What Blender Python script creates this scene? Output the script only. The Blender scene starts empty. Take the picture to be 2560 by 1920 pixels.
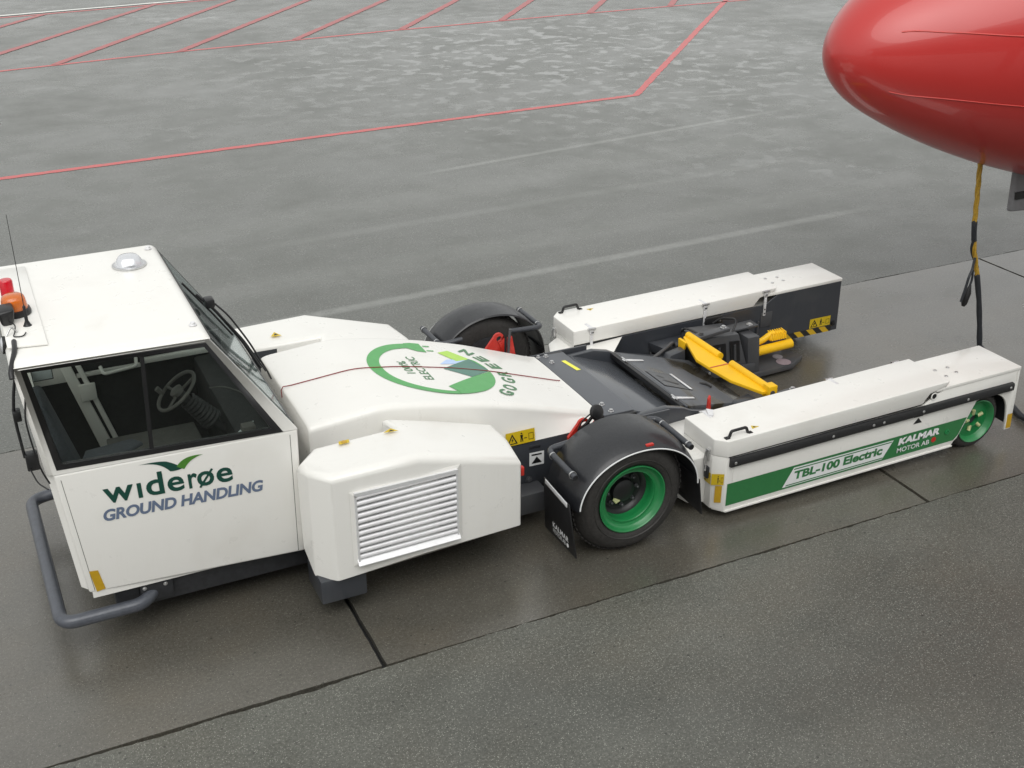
import bpy, bmesh, math, random
from mathutils import Vector, Matrix
random.seed(7)
S = bpy.context.scene
COL = S.collection

# ------------------------------------------------------------------ camera
yaw, pitch, roll = 0.446956955, 0.459316561, 0.00080694
cy_, sy_, cp_, sp_ = math.cos(yaw), math.sin(yaw), math.cos(pitch), math.sin(pitch)
fw = Vector((sy_*cp_, cy_*cp_, -sp_)); rt = Vector((cy_, -sy_, 0)); up = rt.cross(fw)
rt, up = math.cos(roll)*rt + math.sin(roll)*up, -math.sin(roll)*rt + math.cos(roll)*up
cam = bpy.data.cameras.new('camera'); cam.lens = 2920.6/2560*36; cam.sensor_width = 36
cam.clip_start = .1; cam.clip_end = 3000
co = bpy.data.objects.new('camera', cam); COL.objects.link(co)
m = Matrix((rt, up, -fw)).transposed().to_4x4(); m.translation = Vector((-1.9706, -7.8634, 5.1447))
co.matrix_world = m
S.camera = co

# ------------------------------------------------------------------ sky, sun, exposure (wet overcast day)
SUN_EL, SUN_AZ = math.radians(49), math.radians(203)
w = bpy.data.worlds.new("World"); S.world = w; w.use_nodes = True
nt = w.node_tree; nt.nodes.clear()
sky = nt.nodes.new('ShaderNodeTexSky'); sky.sky_type = 'NISHITA'; sky.sun_disc = False
sky.sun_elevation = SUN_EL; sky.sun_rotation = SUN_AZ
sky.air_density = 1.0; sky.dust_density = 7.0; sky.ozone_density = 1.0
hs = nt.nodes.new('ShaderNodeHueSaturation'); hs.inputs['Saturation'].default_value = 0.10
hs.inputs['Value'].default_value = 1.0
mxw = nt.nodes.new('ShaderNodeMixRGB'); mxw.inputs['Fac'].default_value = .72
mxw.inputs['Color2'].default_value = (9.6, 9.75, 9.6, 1)
bg = nt.nodes.new('ShaderNodeBackground'); bg.inputs['Strength'].default_value = 0.10
wo = nt.nodes.new('ShaderNodeOutputWorld')
nt.links.new(sky.outputs[0], hs.inputs['Color']); nt.links.new(hs.outputs[0], mxw.inputs['Color1'])
nt.links.new(mxw.outputs[0], bg.inputs['Color']); nt.links.new(bg.outputs[0], wo.inputs['Surface'])
sl = bpy.data.lights.new('sun', 'SUN'); sl.energy = 1.6; sl.angle = math.radians(60); sl.color = (1, .985, .96)
so = bpy.data.objects.new('sun', sl); COL.objects.link(so)
sd = Vector((math.sin(SUN_AZ)*math.cos(SUN_EL), math.cos(SUN_AZ)*math.cos(SUN_EL), math.sin(SUN_EL)))
so.rotation_euler = sd.to_track_quat('Z', 'Y').to_euler()
S.view_settings.view_transform = 'Standard'; S.view_settings.look = 'None'
S.view_settings.exposure = 0.10; S.view_settings.gamma = 1; S.view_settings.use_curve_mapping = False
S.render.engine = 'CYCLES'

# ------------------------------------------------------------------ materials
def N(nt, t, **kw):
    n = nt.nodes.new(t)
    for k, v in kw.items():
        if k.startswith('i_'):
            key = k[2:].replace('_', ' ')
            n.inputs[key].default_value = v
        else: setattr(n, k, v)
    return n
def newmat(name):
    m = bpy.data.materials.new(name); m.use_nodes = True
    nt = m.node_tree; b = nt.nodes['Principled BSDF']
    return m, nt, b
def ramp(nt, fac, stops):
    r = nt.nodes.new('ShaderNodeValToRGB'); e = r.color_ramp.elements
    while len(e) < len(stops): e.new(.5)
    for el, (p, c) in zip(e, stops):
        el.position = p; el.color = c if len(c) == 4 else (*c, 1)
    nt.links.new(fac, r.inputs[0]); return r.outputs[0]
def noise(nt, scale, detail=4, rough=.55, vec=None, dist=0.):
    n = N(nt, 'ShaderNodeTexNoise'); n.inputs['Scale'].default_value = scale
    n.inputs['Detail'].default_value = detail; n.inputs['Roughness'].default_value = rough
    n.inputs['Distortion'].default_value = dist
    if vec is not None: nt.links.new(vec, n.inputs['Vector'])
    return n.outputs['Fac']
def mixc(nt, fac, a, b, mode='MIX'):
    m = N(nt, 'ShaderNodeMixRGB', blend_type=mode)
    for s, v in ((m.inputs[0], fac), (m.inputs[1], a), (m.inputs[2], b)):
        if hasattr(v, 'is_output') or isinstance(v, bpy.types.NodeSocket): nt.links.new(v, s)
        elif isinstance(v, (int, float)): s.default_value = v
        else: s.default_value = (*v, 1)
    return m.outputs[0]
def mth(nt, op, a, b=None, c=None):
    m = N(nt, 'ShaderNodeMath', operation=op)
    for s, v in zip(m.inputs, (a, b, c)):
        if v is None: continue
        if isinstance(v, bpy.types.NodeSocket): nt.links.new(v, s)
        else: s.default_value = v
    return m.outputs[0]
def bump(nt, b, h, strength=.2, dist=.01):
    n = N(nt, 'ShaderNodeBump'); n.inputs['Strength'].default_value = strength; n.inputs['Distance'].default_value = dist
    nt.links.new(h, n.inputs['Height']); nt.links.new(n.outputs[0], b.inputs['Normal'])
def pos(nt):
    return N(nt, 'ShaderNodeNewGeometry').outputs['Position']
def scaled(nt, v, s):
    mp = N(nt, 'ShaderNodeMapping'); mp.inputs['Scale'].default_value = s
    nt.links.new(v, mp.inputs['Vector']); return mp.outputs[0]

def paint(name, col, rough=.3, dirt=(.55, .5, .42), amt=.20, coat=.3, drops=True, orange=.02):
    m, nt, b = newmat(name); p = pos(nt)
    d1 = noise(nt, 3.0, 6, .65, p)
    st = noise(nt, 1.0, 5, .6, scaled(nt, p, (22, 22, 1.6)))
    f = mth(nt, 'MULTIPLY', ramp(nt, d1, [(.45, (0, 0, 0)), (.8, (1, 1, 1))]), ramp(nt, st, [(.45, (0, 0, 0)), (.85, (1, 1, 1))]))
    spk = ramp(nt, noise(nt, 70, 2, .5, p), [(.70, (0, 0, 0)), (.76, (1, 1, 1))])
    f = mth(nt, 'ADD', f, mth(nt, 'MULTIPLY', spk, .35))
    f = mth(nt, 'ADD', mth(nt, 'MULTIPLY', f, amt), mth(nt, 'MULTIPLY', ramp(nt, noise(nt, 2.1, 3, .5, p, .3), [(.56, (0, 0, 0)), (.70, (1, 1, 1))]), amt*.45))
    c = mixc(nt, f, col, tuple(a*k for a, k in zip(col, dirt)))
    nt.links.new(c, b.inputs['Base Color'])
    rr = mth(nt, 'ADD', mth(nt, 'MULTIPLY', noise(nt, 9, 4, .6, p), .16), rough-.08)
    nt.links.new(rr, b.inputs['Roughness'])
    b.inputs['Coat Weight'].default_value = coat; b.inputs['Coat Roughness'].default_value = .12
    h = noise(nt, 6, 3, .5, p)
    if drops:
        v = N(nt, 'ShaderNodeTexVoronoi'); v.inputs['Scale'].default_value = 90; nt.links.new(p, v.inputs['Vector'])
        dr = ramp(nt, v.outputs['Distance'], [(.0, (1, 1, 1)), (.28, (0, 0, 0))])
        dm = ramp(nt, noise(nt, 14, 2, .5, p), [(.52, (0, 0, 0)), (.6, (1, 1, 1))])
        h = mth(nt, 'ADD', mth(nt, 'MULTIPLY', h, .6), mth(nt, 'MULTIPLY', mth(nt, 'MULTIPLY', dr, dm), .35))
    bump(nt, b, h, .05, .01)
    return m
def simple(name, col, rough=.5, metal=0., var=.15, bumpk=.0, scale=25, coat=0.):
    m, nt, b = newmat(name); p = pos(nt)
    n = noise(nt, scale, 5, .6, p)
    c = mixc(nt, ramp(nt, n, [(.3, (0, 0, 0)), (.7, (1, 1, 1))]), tuple(a*(1-var) for a in col), tuple(min(1, a*(1+var)) for a in col))
    nt.links.new(c, b.inputs['Base Color'])
    nt.links.new(mth(nt, 'ADD', mth(nt, 'MULTIPLY', noise(nt, scale*.4, 4, .6, p), .2), rough-.1), b.inputs['Roughness'])
    b.inputs['Metallic'].default_value = metal; b.inputs['Coat Weight'].default_value = coat
    if bumpk: bump(nt, b, n, bumpk, .01)
    return m
M = {}
M['white'] = paint('white_paint', (.80, .790, .752))
M['white2'] = paint('white_interior_paint', (.86, .85, .81), amt=.4, drops=False)
M['alu'] = simple('aluminium', (.78, .78, .79), .38, .35, .05)
M['charcoal'] = paint('charcoal_paint', (.040, .044, .052), .36, (2.2, 2.0, 1.7), .6, .35)
M['dark'] = simple('dark_underframe', (.022, .023, .026), .5, 0, .3, .1)
M['machine'] = paint('machine_grey_paint', (.060, .062, .067), .42, (1.8, 1.6, 1.3), .7, .15)
M['deck'] = None
M['rubber'] = simple('tyre_rubber', (.030, .028, .026), .62, 0, .3, .25, 40)
M['fender'] = simple('fender_plastic', (.016, .017, .020), .40, 0, .25, .08, 60, .25)
M['black'] = simple('black_trim', (.012, .012, .013), .4, 0, .2, .04)
M['blackrub'] = simple('black_rubber_rail', (.018, .018, .019), .5, 0, .25, .15, 50)
M['barsteel'] = simple('grey_coated_bar', (.075, .082, .098), .38, .1, .15, .05, 30, .2)
M['bargrey'] = simple('dark_grey_bar', (.05, .054, .062), .35, 0, .15, .04)
M['chrome'] = simple('zinc_steel', (.62, .62, .62), .3, .9, .15)
M['green'] = paint('green_rim_paint', (.012, .20, .055), .34, (.6, .5, .5), .5, .3)
M['greendecal'] = simple('green_decal', (.030, .175, .055), .35, 0, .06)
M['greenlogo'] = simple('logo_green', (.085, .36, .10), .35, 0, .06)
M['lime'] = simple('logo_lime', (.42, .68, .09), .35, 0, .05)
M['blue'] = simple('logo_blue', (.46, .60, .86), .35, 0, .05)
M['teal'] = simple('logo_teal', (.075, .20, .155), .35, 0, .05)
M['dkgreen'] = simple('lettering_dark_green', (.008, .062, .045), .35, 0, .05)
M['leaf'] = simple('emblem_leaf_green', (.07, .22, .03), .35, 0, .1)
M['slate'] = simple('lettering_slate_blue', (.13, .17, .255), .35, 0, .05)
M['txtgreen'] = simple('lettering_green', (.055, .19, .075), .35, 0, .1)
M['whitedecal'] = simple('white_decal', (.78, .79, .79), .35, 0, .03)
M['yellowst'] = simple('yellow_sticker', (.62, .44, .015), .35, 0, .06)
M['amberrefl'] = simple('amber_reflector', (.50, .30, .012), .3, 0, .08)
M['bright_yel'] = simple('bright_yellow_tape', (.85, .80, .08), .4, 0, .05)
M['yellow'] = paint('yellow_paint', (.86, .50, .006), .5, (.6, .5, .4), .45, .0)
M['red'] = simple('red_paint', (.50, .028, .018), .35, 0, .1)
M['redcord'] = simple('red_cord', (.22, .012, .018), .6, 0, .1)
M['cream'] = simple('cream_bolt', (.50, .52, .26), .4, 0, .1)
M['cable_y'] = simple('yellow_cable_sleeve', (.46, .28, .03), .5, 0, .2, .2, 60)
M['cable_b'] = simple('black_cable_sleeve', (.022, .025, .03), .5, 0, .2, .1)
M['seat'] = simple('seat_fabric', (.055, .062, .075), .85, 0, .2, .1, 60)
M['interior'] = simple('dark_interior', (.022, .022, .023), .7, 0, .2)
M['console'] = simple('console_plastic', (.10, .098, .09), .7, 0, .15)
M['paper'] = simple('paper', (.6, .66, .68), .7, 0, .03)
M['filler'] = simple('joint_filler', (.018, .018, .018), .6, 0, .2, .2)

def glass(name, tint, mirror=.06, col=(.9, .93, .95)):
    m, nt, b = newmat(name); nt.nodes.remove(b)
    out = nt.nodes['Material Output']
    tr = N(nt, 'ShaderNodeBsdfTransparent'); tr.inputs[0].default_value = (*tint, 1)
    gl = N(nt, 'ShaderNodeBsdfGlossy'); gl.inputs['Roughness'].default_value = .04; gl.inputs[0].default_value = (*col, 1)
    fr = N(nt, 'ShaderNodeFresnel'); fr.inputs['IOR'].default_value = 1.45
    f = mth(nt, 'ADD', mth(nt, 'MULTIPLY', fr.outputs[0], .55), mirror*.2)
    mx = N(nt, 'ShaderNodeMixShader')
    nt.links.new(f, mx.inputs[0]); nt.links.new(tr.outputs[0], mx.inputs[1]); nt.links.new(gl.outputs[0], mx.inputs[2])
    nt.links.new(mx.outputs[0], out.inputs[0]); return m
M['glass'] = glass('tinted_cab_glass', (.95, .97, .95), .0)
M['wglass'] = glass('windscreen_glass', (.80, .84, .83))
def lens(name, col, rough=.15):
    m, nt, b = newmat(name); b.inputs['Base Color'].default_value = (*col, 1); b.inputs['Roughness'].default_value = rough
    b.inputs['Transmission Weight'].default_value = .35; b.inputs['Coat Weight'].default_value = .5
    v = N(nt, 'ShaderNodeTexWave'); v.inputs['Scale'].default_value = 40; v.inputs['Distortion'].default_value = 1
    nt.links.new(pos(nt), v.inputs['Vector']); bump(nt, b, v.outputs['Fac'], .25, .004); return m
M['lens_red'] = lens('red_lens', (.75, .01, .03)); M['lens_amber'] = lens('amber_lens', (.85, .20, .02))
M['lens_clear'] = lens('clear_dome', (.72, .73, .76), .12); M['lens_clear'].node_tree.nodes['Principled BSDF'].inputs['Metallic'].default_value = .6; M['lens_clear'].node_tree.nodes['Principled BSDF'].inputs['Transmission Weight'].default_value = 0

# hood/deck wet plates with puddles of dirty water
def deckmat(nm, k, rgh=.46):
    m, nt, b = newmat(nm); p = pos(nt)
    n = noise(nt, 1.7, 2, .5, scaled(nt, p, (1.8, .7, 1)), .2)
    pud = ramp(nt, n, [(.50+k, (0, 0, 0)), (.58+k, (1, 1, 1))])
    c = mixc(nt, pud, (.105, .112, .124), (.055, .047, .032))
    c = mixc(nt, mth(nt, 'MULTIPLY', ramp(nt, noise(nt, 30, 4, .6, p), [(.55, (0, 0, 0)), (.75, (1, 1, 1))]), .3), c, (.10, .10, .10))
    nt.links.new(c, b.inputs['Base Color'])
    nt.links.new(mth(nt, 'SUBTRACT', rgh, mth(nt, 'MULTIPLY', pud, .36)), b.inputs['Roughness'])
    bump(nt, b, noise(nt, 20, 3, .5, p), .05, .01); b.inputs['Coat Weight'].default_value = .05
    b.inputs['Coat Roughness'].default_value = .15
    return m
M['deck'] = deckmat('charcoal_deck_paint', .25); M['tray'] = deckmat('wet_charcoal_tray', .25, .20); M['cover'] = deckmat('wet_charcoal_cover', 0)
def stripemat():
    m, nt, b = newmat('hazard_stripe_paint'); p = pos(nt)
    sx = N(nt, 'ShaderNodeSeparateXYZ'); nt.links.new(p, sx.inputs[0])
    t = mth(nt, 'FRACT', mth(nt, 'MULTIPLY', mth(nt, 'ADD', sx.outputs[0], sx.outputs[2]), 6.2))
    f = mth(nt, 'GREATER_THAN', t, .5)
    nt.links.new(mixc(nt, f, (.02, .02, .02), (.60, .38, .02)), b.inputs['Base Color']); b.inputs['Roughness'].default_value = .4
    return m
M['hazard'] = stripemat()
def redmat():
    m, nt, b = newmat('aircraft_red_paint'); p = pos(nt)
    n = noise(nt, 1.2, 4, .5, p)
    nt.links.new(mixc(nt, n, (.44, .024, .022), (.50, .032, .028)), b.inputs['Base Color'])
    b.inputs['Roughness'].default_value = .35; b.inputs['Coat Weight'].default_value = .5; b.inputs['Coat Roughness'].default_value = .03
    bump(nt, b, noise(nt, 1.5, 2, .4, p), .08, .02); return m
M['aircraft'] = redmat()

# wet ground materials
def ground_mat(name, base, light, dark, rough_dry, rough_wet, wet_lo, wet_hi, speck=.5, coarse=110, tint2=None, streak=True, spec=.5, fleck=0.):
    m, nt, b = newmat(name); p = pos(nt)
    big = noise(nt, .35, 6, .6, p, .3)
    med = noise(nt, 1.3, 6, .60, scaled(nt, p, (1, 1.25, 1)), .1)
    fine = noise(nt, 45, 5, .75, p)
    c = mixc(nt, ramp(nt, med, [(.32, (0, 0, 0)), (.7, (1, 1, 1))]), dark, base)
    if tint2: c = mixc(nt, ramp(nt, noise(nt, .8, 4, .6, scaled(nt, p, (1, 1.3, 1))), [(.45, (0, 0, 0)), (.7, (1, 1, 1))]), c, tint2)
    c = mixc(nt, mth(nt, 'MULTIPLY', ramp(nt, fine, [(.42, (0, 0, 0)), (.68, (1, 1, 1))]), .55), c, light)
    if speck >= 1: c = mixc(nt, mth(nt, 'MULTIPLY', ramp(nt, noise(nt, .5, 3, .5, scaled(nt, p, (.7, 1.5, 1))), [(.42, (0, 0, 0)), (.62, (1, 1, 1))]), .45), c, tuple(k*.55 for k in base))
    # fine sandy grain
    g = noise(nt, coarse*1.6, 3, .8, p)
    c = mixc(nt, ramp(nt, g, [(.30, (1, 1, 1)), (.48, (0, 0, 0))]), c, tuple(k*.45 for k in base))
    # stones
    v = N(nt, 'ShaderNodeTexVoronoi'); v.inputs['Scale'].default_value = coarse; nt.links.new(p, v.inputs['Vector'])
    sx = N(nt, 'ShaderNodeSeparateXYZ'); nt.links.new(v.outputs['Color'], sx.inputs[0])
    sel = mth(nt, 'GREATER_THAN', sx.outputs[0], 1-.22*speck)
    near = mth(nt, 'LESS_THAN', v.outputs['Distance'], .33)
    g2 = noise(nt, coarse*.75, 2, .6, p)
    c = mixc(nt, mth(nt, 'MULTIPLY', ramp(nt, g2, [(.54, (0, 0, 0)), (.70, (1, 1, 1))]), .42*speck), c, tuple(min(1, k*1.15) for k in light))
    c = mixc(nt, mth(nt, 'MULTIPLY', mth(nt, 'MULTIPLY', sel, near), .50), c, tuple(min(1, k*2.2+.02) for k in light))
    # dark pits / oil specks
    v2 = N(nt, 'ShaderNodeTexVoronoi'); v2.inputs['Scale'].default_value = 14; nt.links.new(p, v2.inputs['Vector'])
    s2 = N(nt, 'ShaderNodeSeparateXYZ'); nt.links.new(v2.outputs['Color'], s2.inputs[0])
    pit = mth(nt, 'MULTIPLY', mth(nt, 'LESS_THAN', v2.outputs['Distance'], .12), mth(nt, 'GREATER_THAN', s2.outputs[1], .72))
    c = mixc(nt, mth(nt, 'MULTIPLY', pit, .6), c, (.02, .02, .02))
    if fleck:   # worn pale bands and scuffs, and a puddle's bright sheen painted as a pale streak, along the traffic direction
        sp_ = N(nt, 'ShaderNodeSeparateXYZ'); nt.links.new(p, sp_.inputs[0]); X, Y = sp_.outputs[0], sp_.outputs[1]
        tot_ = None
        for (y0, x0, k, wd, xa, xb, amt) in ((4.07, 1.5, .046, .10, -.5, 9.8, .75), (8.99, 5.89, .14, .075, 4.2, 12.5, .7), (11.5, 11.3, -.20, .07, 11.0, 12.7, 1.0), (6.6, 3.0, .05, .12, 1.0, 11.0, .25), (5.2, 3.0, .02, .35, -2., 12.0, .22), (7.6, 3.0, .10, .5, -3., 12.0, .18)):
            d = mth(nt, 'ABSOLUTE', mth(nt, 'SUBTRACT', Y, mth(nt, 'ADD', y0-k*x0, mth(nt, 'MULTIPLY', X, k))))
            q = mth(nt, 'MINIMUM', mth(nt, 'MAXIMUM', mth(nt, 'SUBTRACT', 1.6, mth(nt, 'DIVIDE', d, wd*.7)), 0.), 1.)
            e1 = mth(nt, 'MINIMUM', mth(nt, 'MAXIMUM', mth(nt, 'SUBTRACT', X, xa), 0.), 1.); e2 = mth(nt, 'MINIMUM', mth(nt, 'MAXIMUM', mth(nt, 'SUBTRACT', xb, X), 0.), 1.)
            q = mth(nt, 'MULTIPLY', mth(nt, 'MULTIPLY', q, amt), mth(nt, 'MULTIPLY', e1, e2))
            tot_ = q if tot_ is None else mth(nt, 'MAXIMUM', tot_, q)
        tot_ = mth(nt, 'MULTIPLY', tot_, ramp(nt, noise(nt, 7, 6, .75, p), [(.3, (.35, .35, .35)), (.65, (1, 1, 1))]))
        c = mixc(nt, tot_, c, (.24, .245, .23))
    nt.links.new(c, b.inputs['Base Color'])
    wet = ramp(nt, mth(nt, 'ADD', mth(nt, 'MULTIPLY', big, .6), mth(nt, 'MULTIPLY', med, .4)), [(wet_lo, (0, 0, 0)), (wet_hi, (1, 1, 1))])
    if fleck:
        fl = noise(nt, 2.6, 3, .5, p, .1)
        fz = ramp(nt, noise(nt, .22, 3, .5, p), [(.54, (0, 0, 0)), (.78, (1, 1, 1))])
        dv = N(nt, 'ShaderNodeVectorMath', operation='SUBTRACT'); nt.links.new(p, dv.inputs[0]); dv.inputs[1].default_value = (10.5, 16.2, 0)
        ln = N(nt, 'ShaderNodeVectorMath', operation='LENGTH'); nt.links.new(dv.outputs[0], ln.inputs[0])
        fz = mth(nt, 'MAXIMUM', fz, ramp(nt, mth(nt, 'MULTIPLY', ln.outputs['Value'], .1), [(.15, (1, 1, 1)), (.95, (0, 0, 0))]))
        fl = mth(nt, 'MULTIPLY', ramp(nt, fl, [(.53, (0, 0, 0)), (.62, (1, 1, 1))]), fz)
        wet = mth(nt, 'MAXIMUM', wet, mth(nt, 'MULTIPLY', fl, fleck*1.0))
    else: fl = None
    r = mth(nt, 'SUBTRACT', rough_dry, mth(nt, 'MULTIPLY', wet, rough_dry-rough_wet))
    if fl is not None: r = mth(nt, 'SUBTRACT', r, mth(nt, 'MULTIPLY', fl, r_sub:=.12))
    r = mth(nt, 'MAXIMUM', r, .05)
    if fl is not None: nt.links.new(mth(nt, 'MULTIPLY', fl, .48), b.inputs['Coat Weight']); b.inputs['Coat Roughness'].default_value = .06; b.inputs['Coat IOR'].default_value = 1.5; nt.links.new(c_n := N(nt, 'ShaderNodeNewGeometry').outputs['Normal'], b.inputs['Coat Normal'])
    nt.links.new(r, b.inputs['Roughness'])
    b.inputs['IOR'].default_value = 1.33 + spec*.25
    if spec > 1: b.inputs['Coat Weight'].default_value = .50; b.inputs['Coat Roughness'].default_value = .30; b.inputs['Coat IOR'].default_value = 1.45
    bs = N(nt, 'ShaderNodeBump'); bs.inputs['Distance'].default_value = .006
    nt.links.new(mth(nt, 'ADD', fine, mth(nt, 'MULTIPLY', v.outputs['Distance'], .5)), bs.inputs['Height'])
    nt.links.new(mth(nt, 'SUBTRACT', .42, mth(nt, 'MULTIPLY', wet, .30)), bs.inputs['Strength'])
    nt.links.new(bs.outputs[0], b.inputs['Normal'])
    return m
M['asphalt_near'] = ground_mat('coarse_wet_asphalt', (.114, .116, .102), (.24, .242, .212), (.070, .071, .060), .46, .24, .40, .66, 1.0, 105, (.106, .099, .080), True, .5)
M['asphalt_far'] = ground_mat('smooth_wet_asphalt', (.094, .097, .088), (.21, .215, .195), (.078, .081, .072), .38, .15, .34, .68, .5, 75, None, True, .7, 1.)
M['concrete'] = ground_mat('wet_concrete', (.096, .090, .075), (.175, .166, .142), (.068, .063, .051), .34, .14, .36, .62, .35, 120, (.102, .088, .066), True, 1.7)
def linemat(name, col, wear=.35):
    m, nt, b = newmat(name); p = pos(nt)
    n = noise(nt, 16, 5, .7, p)
    f = ramp(nt, n, [(.50, (0, 0, 0)), (.72, (1, 1, 1))])
    nt.links.new(mixc(nt, mth(nt, 'MULTIPLY', f, wear), col, (.14, .13, .12)), b.inputs['Base Color'])
    b.inputs['Roughness'].default_value = .34; bump(nt, b, noise(nt, 45, 4, .7, p), .25, .005); return m
M['redline'] = linemat('red_line_paint', (.50, .075, .075), .55); M['hatchline'] = linemat('worn_red_hatch_paint', (.36, .060, .060), .75); M['whiteline'] = linemat('white_line_paint', (.75, .76, .72), .2)
M['tracks'] = linemat('worn_pale_track', (.17, .172, .162), .4)

# ------------------------------------------------------------------ helpers
def empty(name, loc=(0, 0, 0)):
    o = bpy.data.objects.new(name, None); COL.objects.link(o); o.location = loc; return o
def tag(o, label=None, cat=None, kind=None, group=None):
    if label: o['label'] = label
    if cat: o['category'] = cat
    if kind: o['kind'] = kind
    if group: o['group'] = group
    return o
def link(name, me, mat, parent=None, smooth=35):
    me.materials.append(M[mat] if isinstance(mat, str) else mat)
    o = bpy.data.objects.new(name, me); COL.objects.link(o)
    if smooth:
        me.polygons.foreach_set('use_smooth', [True]*len(me.polygons))
        me.set_sharp_from_angle(angle=math.radians(smooth))
    if parent is not None: o.parent = parent
    return o
def fin(name, bm, mat, parent=None, smooth=35, doub=True):
    if doub: bmesh.ops.remove_doubles(bm, verts=bm.verts, dist=1e-5)
    bmesh.ops.recalc_face_normals(bm, faces=bm.faces)
    me = bpy.data.meshes.new(name); bm.to_mesh(me); bm.free()
    return link(name, me, mat, parent, smooth)
def bevel(bm, off, seg=2, pred=None):
    bmesh.ops.remove_doubles(bm, verts=bm.verts, dist=1e-5)
    bmesh.ops.recalc_face_normals(bm, faces=bm.faces)
    es = [e for e in bm.edges if len(e.link_faces) == 2 and e.calc_face_angle(0) > .25 and (pred is None or pred(e))]
    bmesh.ops.bevel(bm, geom=es, offset=off, segments=seg, profile=.5, affect='EDGES', clamp_overlap=True)
def add_box(bm, x0, x1, y0, y1, z0, z1):
    vs = [bm.verts.new((x, y, z)) for x in (x0, x1) for y in (y0, y1) for z in (z0, z1)]
    for f in ((0, 1, 3, 2), (4, 6, 7, 5), (0, 4, 5, 1), (2, 3, 7, 6), (0, 2, 6, 4), (1, 5, 7, 3)):
        bm.faces.new([vs[i] for i in f])
def add_hex(bm, b, t):  # bottom quad, top quad
    vs = [bm.verts.new(p) for p in list(b)+list(t)]; n = len(b)
    bm.faces.new(vs[:n]); bm.faces.new(vs[n:])
    for i in range(n): bm.faces.new((vs[i], vs[(i+1) % n], vs[n+(i+1) % n], vs[n+i]))
def prism_y(bm, poly, y0, y1):
    add_hex(bm, [(x, y0, z) for x, z in poly], [(x, y1, z) for x, z in poly])
def box(name, mat, parent, x0, x1, y0, y1, z0, z1, bev=.004, seg=2):
    bm = bmesh.new(); add_box(bm, x0, x1, min(y0, y1), max(y0, y1), z0, z1)
    if bev: bevel(bm, bev, seg)
    return fin(name, bm, mat, parent)
def hexa(name, mat, parent, b, t, bev=.004, seg=2):
    bm = bmesh.new(); add_hex(bm, b, t)
    if bev: bevel(bm, bev, seg)
    return fin(name, bm, mat, parent)
def round_path(pts, r, n=6):
    pts = [Vector(p) for p in pts]; out = [pts[0]]
    for i in range(1, len(pts)-1):
        a, b, c = pts[i-1], pts[i], pts[i+1]
        d1 = (a-b); d2 = (c-b); rr = min(r, d1.length*.48, d2.length*.48)
        p1 = b+d1.normalized()*rr; p2 = b+d2.normalized()*rr
        for k in range(n+1):
            t = k/n; out.append(p1*(1-t)**2 + b*2*t*(1-t) + p2*t*t)
    out.append(pts[-1]); return out
def add_tube(bm, pts, r, n=12, cap=True, radii=None):
    pts = [Vector(p) for p in pts]; rings = []; prev = None
    for i, p in enumerate(pts):
        t = (pts[min(i+1, len(pts)-1)]-pts[max(i-1, 0)]).normalized()
        if prev is None:
            a = Vector((0, 0, 1)) if abs(t.z) < .9 else Vector((1, 0, 0)); u = t.cross(a).normalized()
        else: u = (prev - t*prev.dot(t)).normalized()
        prev = u; v = t.cross(u); rad = radii[i] if radii else r
        rings.append([bm.verts.new(p+(u*math.cos(2*math.pi*k/n)+v*math.sin(2*math.pi*k/n))*rad) for k in range(n)])
    for a, b in zip(rings, rings[1:]):
        for k in range(n): bm.faces.new((a[k], a[(k+1) % n], b[(k+1) % n], b[k]))
    if cap: bm.faces.new(rings[0]); bm.faces.new(rings[-1])
def tube(name, mat, parent, pts, r, n=12, rnd=0, radii=None):
    bm = bmesh.new(); add_tube(bm, round_path(pts, rnd) if rnd else pts, r, n, True, radii)
    return fin(name, bm, mat, parent, 50, False)
def lathe(name, mat, parent, prof, centre, axis=(0, 0, 1), n=40, smooth=40):
    """prof: (radius, height along axis)"""
    ax = Vector(axis).normalized(); a = Vector((0, 0, 1)) if abs(ax.z) < .9 else Vector((1, 0, 0))
    u = ax.cross(a).normalized(); v = ax.cross(u); c = Vector(centre); bm = bmesh.new(); rings = []
    for r, h in prof:
        if r < 1e-5: rings.append([bm.verts.new(c+ax*h)])
        else: rings.append([bm.verts.new(c+ax*h+(u*math.cos(2*math.pi*k/n)+v*math.sin(2*math.pi*k/n))*r) for k in range(n)])
    for A, B in zip(rings, rings[1:]):
        for k in range(n):
            k2 = (k+1) % n
            if len(A) == 1 and len(B) == 1: continue
            if len(A) == 1: bm.faces.new((A[0], B[k2], B[k]))
            elif len(B) == 1: bm.faces.new((A[k], A[k2], B[0]))
            else: bm.faces.new((A[k], A[k2], B[k2], B[k]))
    return fin(name, bm, mat, parent, smooth, False)
def bolt(name, parent, c, axis=(0, 0, 1), r=.012, h=.012, mat='chrome'):
    return lathe(name, mat, parent, [(r*1.5, 0), (r*1.5, h*.25), (r, h*.3), (r, h), (r*.6, h*1.15), (0, h*1.15)], c, axis, 10)
def decal(name, mat, parent, pts, fn=None, sub=0, th=.0015, nrm=None):
    """flat printed film: polygon with a hair of thickness"""
    bm = bmesh.new(); vs = [bm.verts.new(p) for p in pts]; bm.faces.new(vs)
    bmesh.ops.triangulate(bm, faces=bm.faces)
    if sub: bmesh.ops.subdivide_edges(bm, edges=bm.edges, cuts=sub, use_grid_fill=True)
    if fn:
        for v in bm.verts: v.co = Vector(fn(v.co))
    me = bpy.data.meshes.new(name); bmesh.ops.recalc_face_normals(bm, faces=bm.faces); bm.to_mesh(me); bm.free()
    return link(name, me, mat, parent, 0)
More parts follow.
